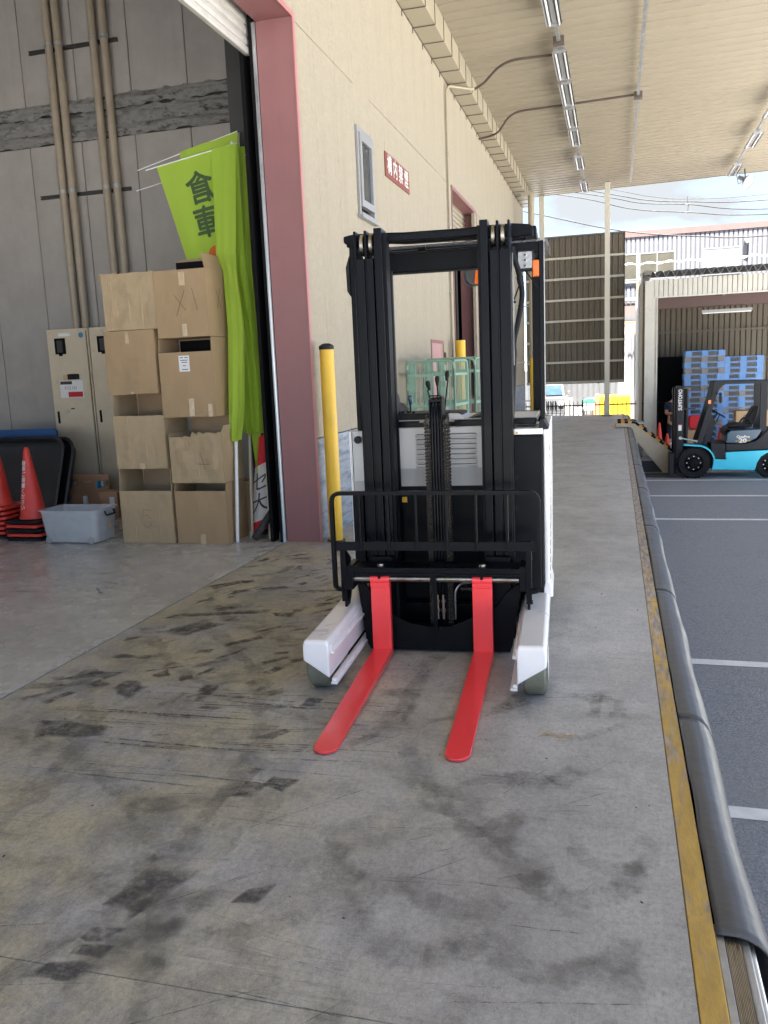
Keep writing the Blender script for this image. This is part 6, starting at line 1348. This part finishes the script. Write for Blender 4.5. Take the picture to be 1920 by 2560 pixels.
# portable dock steps ----------------------------------------------------------
RY0, RY1 = 19.15, 19.85
t = thing('dock_steps', (.6, 19.5, GZ), 'beige portable steps with black and yellow edges hooked on the dock', 'steps')
for y in (RY0, RY1):
    sd_ = MB().prism([(.0, .012), (.0, .07), (.05, .14), (.42, .125), (1.19, -.5), (1.19, GZ + .02), (1.05, GZ + .02), (.45, -.3), (.28, .012)], 1, y, y + .012).build('stringer', M['ramp_beige'], t)
    A_, B_ = Vector((.42, y + .006, .128)), Vector((1.19, y + .006, -.497))
    for k in range(9):
        a, c_ = A_.lerp(B_, k / 9), A_.lerp(B_, (k + 1) / 9); b = MB().bar(a - Vector((0, 0, .022)), c_ - Vector((0, 0, .022)), .016, .05, up=(0, 0, 1)); b.build('edge_stripe', M['hazard_orange' if k % 2 else 'black_paint'], sd_)
    A_, B_ = Vector((.05, y + .006, .143)), Vector((.42, y + .006, .13))
    for k in range(5): MB().bar(A_.lerp(B_, k / 5) - Vector((0, 0, .022)), A_.lerp(B_, (k + 1) / 5) - Vector((0, 0, .022)), .016, .05).build('edge_stripe', M['hazard_orange' if k % 2 else 'black_paint'], sd_)
for k in range(5):
    q = Vector((.46, 0, .07)).lerp(Vector((1.16, 0, -.85)), k / 4.6); MB().box(q.x - .06, q.x + .14, RY0 + .013, RY1, q.z, q.z + .02).build('tread', M['galvanised'], t)
MB().box(.0, .42, RY0 + .013, RY1, .08, .1).build('platform', M['galvanised'], t)
MB().box(.0, .02, RY0 - .01, RY1 + .02, .0, .09).build('hazard_plate', M['hazard_orange'], t)
for k in range(3): MB().box(-.004, .0, RY0 + k * .25, RY0 + k * .25 + .12, .01, .085).build('edge_stripe', M['black_paint'], t)
MB().box(.42, 1.2, RY0 - .02, RY1 + .03, GZ + .005, GZ + .06).build('base_frame', M['ramp_beige'], t, bevel=.005)
MB().box(.44, 1.15, RY0 + .1, RY0 + .14, GZ + .06, -.75).build('kick_plate', M['charcoal'], t)

# far building -----------------------------------------------------------------
BY = 36
t = thing('far_building', (4, 38, GZ), 'sunlit lavender ribbed building with brown roof edge behind the shed', 'building')
x = -2.0
while x < 14:
    MB().prism([(x, BY + .02), (x + .03, BY - .02), (x + .14, BY - .02), (x + .17, BY + .02)], 2, 3.0, 6.23).build('rib_sheet', M['lavender'], t); x += .172
MB().box(-2, 14, BY + .02, BY + 6, GZ, 6.24).build('block', M['lavender'], t)
MB().box(-2.1, 14.1, BY - .06, BY + 6.1, 6.24, 6.46).build('roof_edge', M['brown_fascia'], t)
def hw(x0, x1, z0, z1, glass, curtain):
    w = MB().box(x0, x1, BY - .05, BY - .025, z0, z0 + .06).box(x0, x1, BY - .05, BY - .025, z1 - .06, z1).box(x0, x0 + .06, BY - .05, BY - .025, z0 + .06, z1 - .06).box(x1 - .06, x1, BY - .05, BY - .025, z0 + .06, z1 - .06).build('window', M['far_white'], t)
    n_ = 2; xm = (x0 + x1) / 2
    MB().box(xm - .02, xm + .02, BY - .052, BY - .03, z0, z1).build('mullion', M['far_white'], w)
    for a, c_ in ((x0 + .06, xm - .02), (xm + .02, x1 - .06)): MB().box(a, c_, BY - .04, BY - .036, z0 + .06, z1 - .06).build('pane', M['far_white'] if curtain else M['house_glass'], w)
hw(-.4, .84, 4.58, 5.62, 0, False); hw(.88, 2.26, 4.58, 5.62, 0, False); hw(3.24, 4.65, 4.58, 5.62, 0, True)
MB().box(-2, 2.4, BY - .1, BY - .055, 4.47, 4.56).build('sill_band', M['far_white'], t)
MB().box(-2, 14, BY - .5, BY - .1, 3.76, 3.9).build('awning', M['far_white'], t)
MB().box(-2, 2.4, BY - .06, BY - .03, 2.98, 3.6).build('lower_sheet', M['shed_cream'], t)
for z0, z1, m in ((2.84, 2.94, 'orange_band'), (2.55, 2.84, 'far_white'), (2.46, 2.55, 'orange_band')): MB().box(-2, 6, BY - .9, BY - .6, z0, z1).build('sign_band', M[m], t)
MB().box(-2, 6, BY - .6, BY - .03, 2.4, 2.98).build('porch', M['far_white'], t)
for x in (.4, 1.9): MB().box(x - .06, x + .06, BY - .8, BY - .68, GZ, 2.46).build('porch_post', M['far_white'], t)
MB().lathe([(0, -.12), (.08, -.12), (.1, .0), (.1, .1), (0, .1)], (4.83, BY - .16, 5.75), 14, 1).build('wall_camera', M['far_white'], t)
MB().box(.6, 1.5, BY - .058, BY - .03, GZ, 2.3).build('dark_opening', M['dark_steel'], t)
t = thing('plastic_curtain', (.35, 30.5, GZ), 'hanging clear plastic strip curtain beside the shed wall', 'curtain')
for k in range(6): MB().box(.1 + k * .09, .18 + k * .09, 31.6 + .02 * (k % 2), 31.61 + .02 * (k % 2), GZ + .1, 2.6).build('strip', M['wrap_film'], t)
MB().tube([(.62, 31.6, GZ), (.62, 31.6, 2.6)], .03, 10).build('pole', M['far_white'], t)
# overhead wires, sagging; each is one thing
def wire(pts_, r, lb): MB().tube(smoothpath(pts_, 10), r, 6).build('overhead_wire', M['black_satin'], smooth=True, label=lb, cat='cable', group='overhead wires')
wy = 32
wire([(-8, wy, 8.6), (-1.76, wy, 7.33), (.5, wy, 6.68), (2.38, wy, 6.40), (4.95, wy, 6.12), (12, wy, 6.1)], .018, 'lowest of the four overhead wires joined by the spacer')
wire([(-8, wy, 8.9), (-.94, wy, 7.3), (.8, wy, 6.85), (2.38, wy, 6.66), (4.94, wy, 6.29), (12, wy, 6.2)], .018, 'second lowest overhead wire at the spacer')
wire([(-8, wy, 9.3), (-.44, wy, 7.3), (1.0, wy, 6.93), (2.37, wy, 6.75), (4.93, wy, 6.58), (12, wy, 6.7)], .018, 'third overhead wire up at the spacer')
wire([(-8, wy, 9.6), (-.06, wy, 7.36), (1.2, wy, 7.02), (2.37, wy, 6.84), (4.93, wy, 6.77), (12, wy, 7.1)], .01, 'thin topmost overhead wire at the spacer')
wire([(-9, 30, 8.3), (-2.75, 30, 6.5), (.18, 30, 5.68), (2.69, 30, 5.3), (4.66, 30, 5.17), (12, 30, 5.2)], .022, 'separate low overhead cable crossing in front of the far building')
MB().tube([(2.38, wy, 6.36), (2.4, wy, 6.6), (2.36, wy, 6.92)], .014, 6).cyl((2.3, wy - .02, 6.66), (2.46, wy - .02, 6.66), .02, n=6).cyl((2.3, wy - .02, 6.4), (2.46, wy - .02, 6.4), .02, n=6).build('wire_spacer', M['dark_steel'], label='vertical spacer clipped across the overhead wires', cat='spacer')
t = thing('barbed_wire', (4, 34, 5), 'coiled barbed wire strung in front of the far building', 'wire')
MB().tube([(.3 + 9 * k / 60, 34, 5.0 + .06 * math.sin(k * 1.3)) for k in range(61)], .008, 5).build('coil', M['galvanised'], t); MB().tube([(.3, 34, 5.0), (9.3, 34, 5.0)], .006, 5).build('strand', M['galvanised'], t)
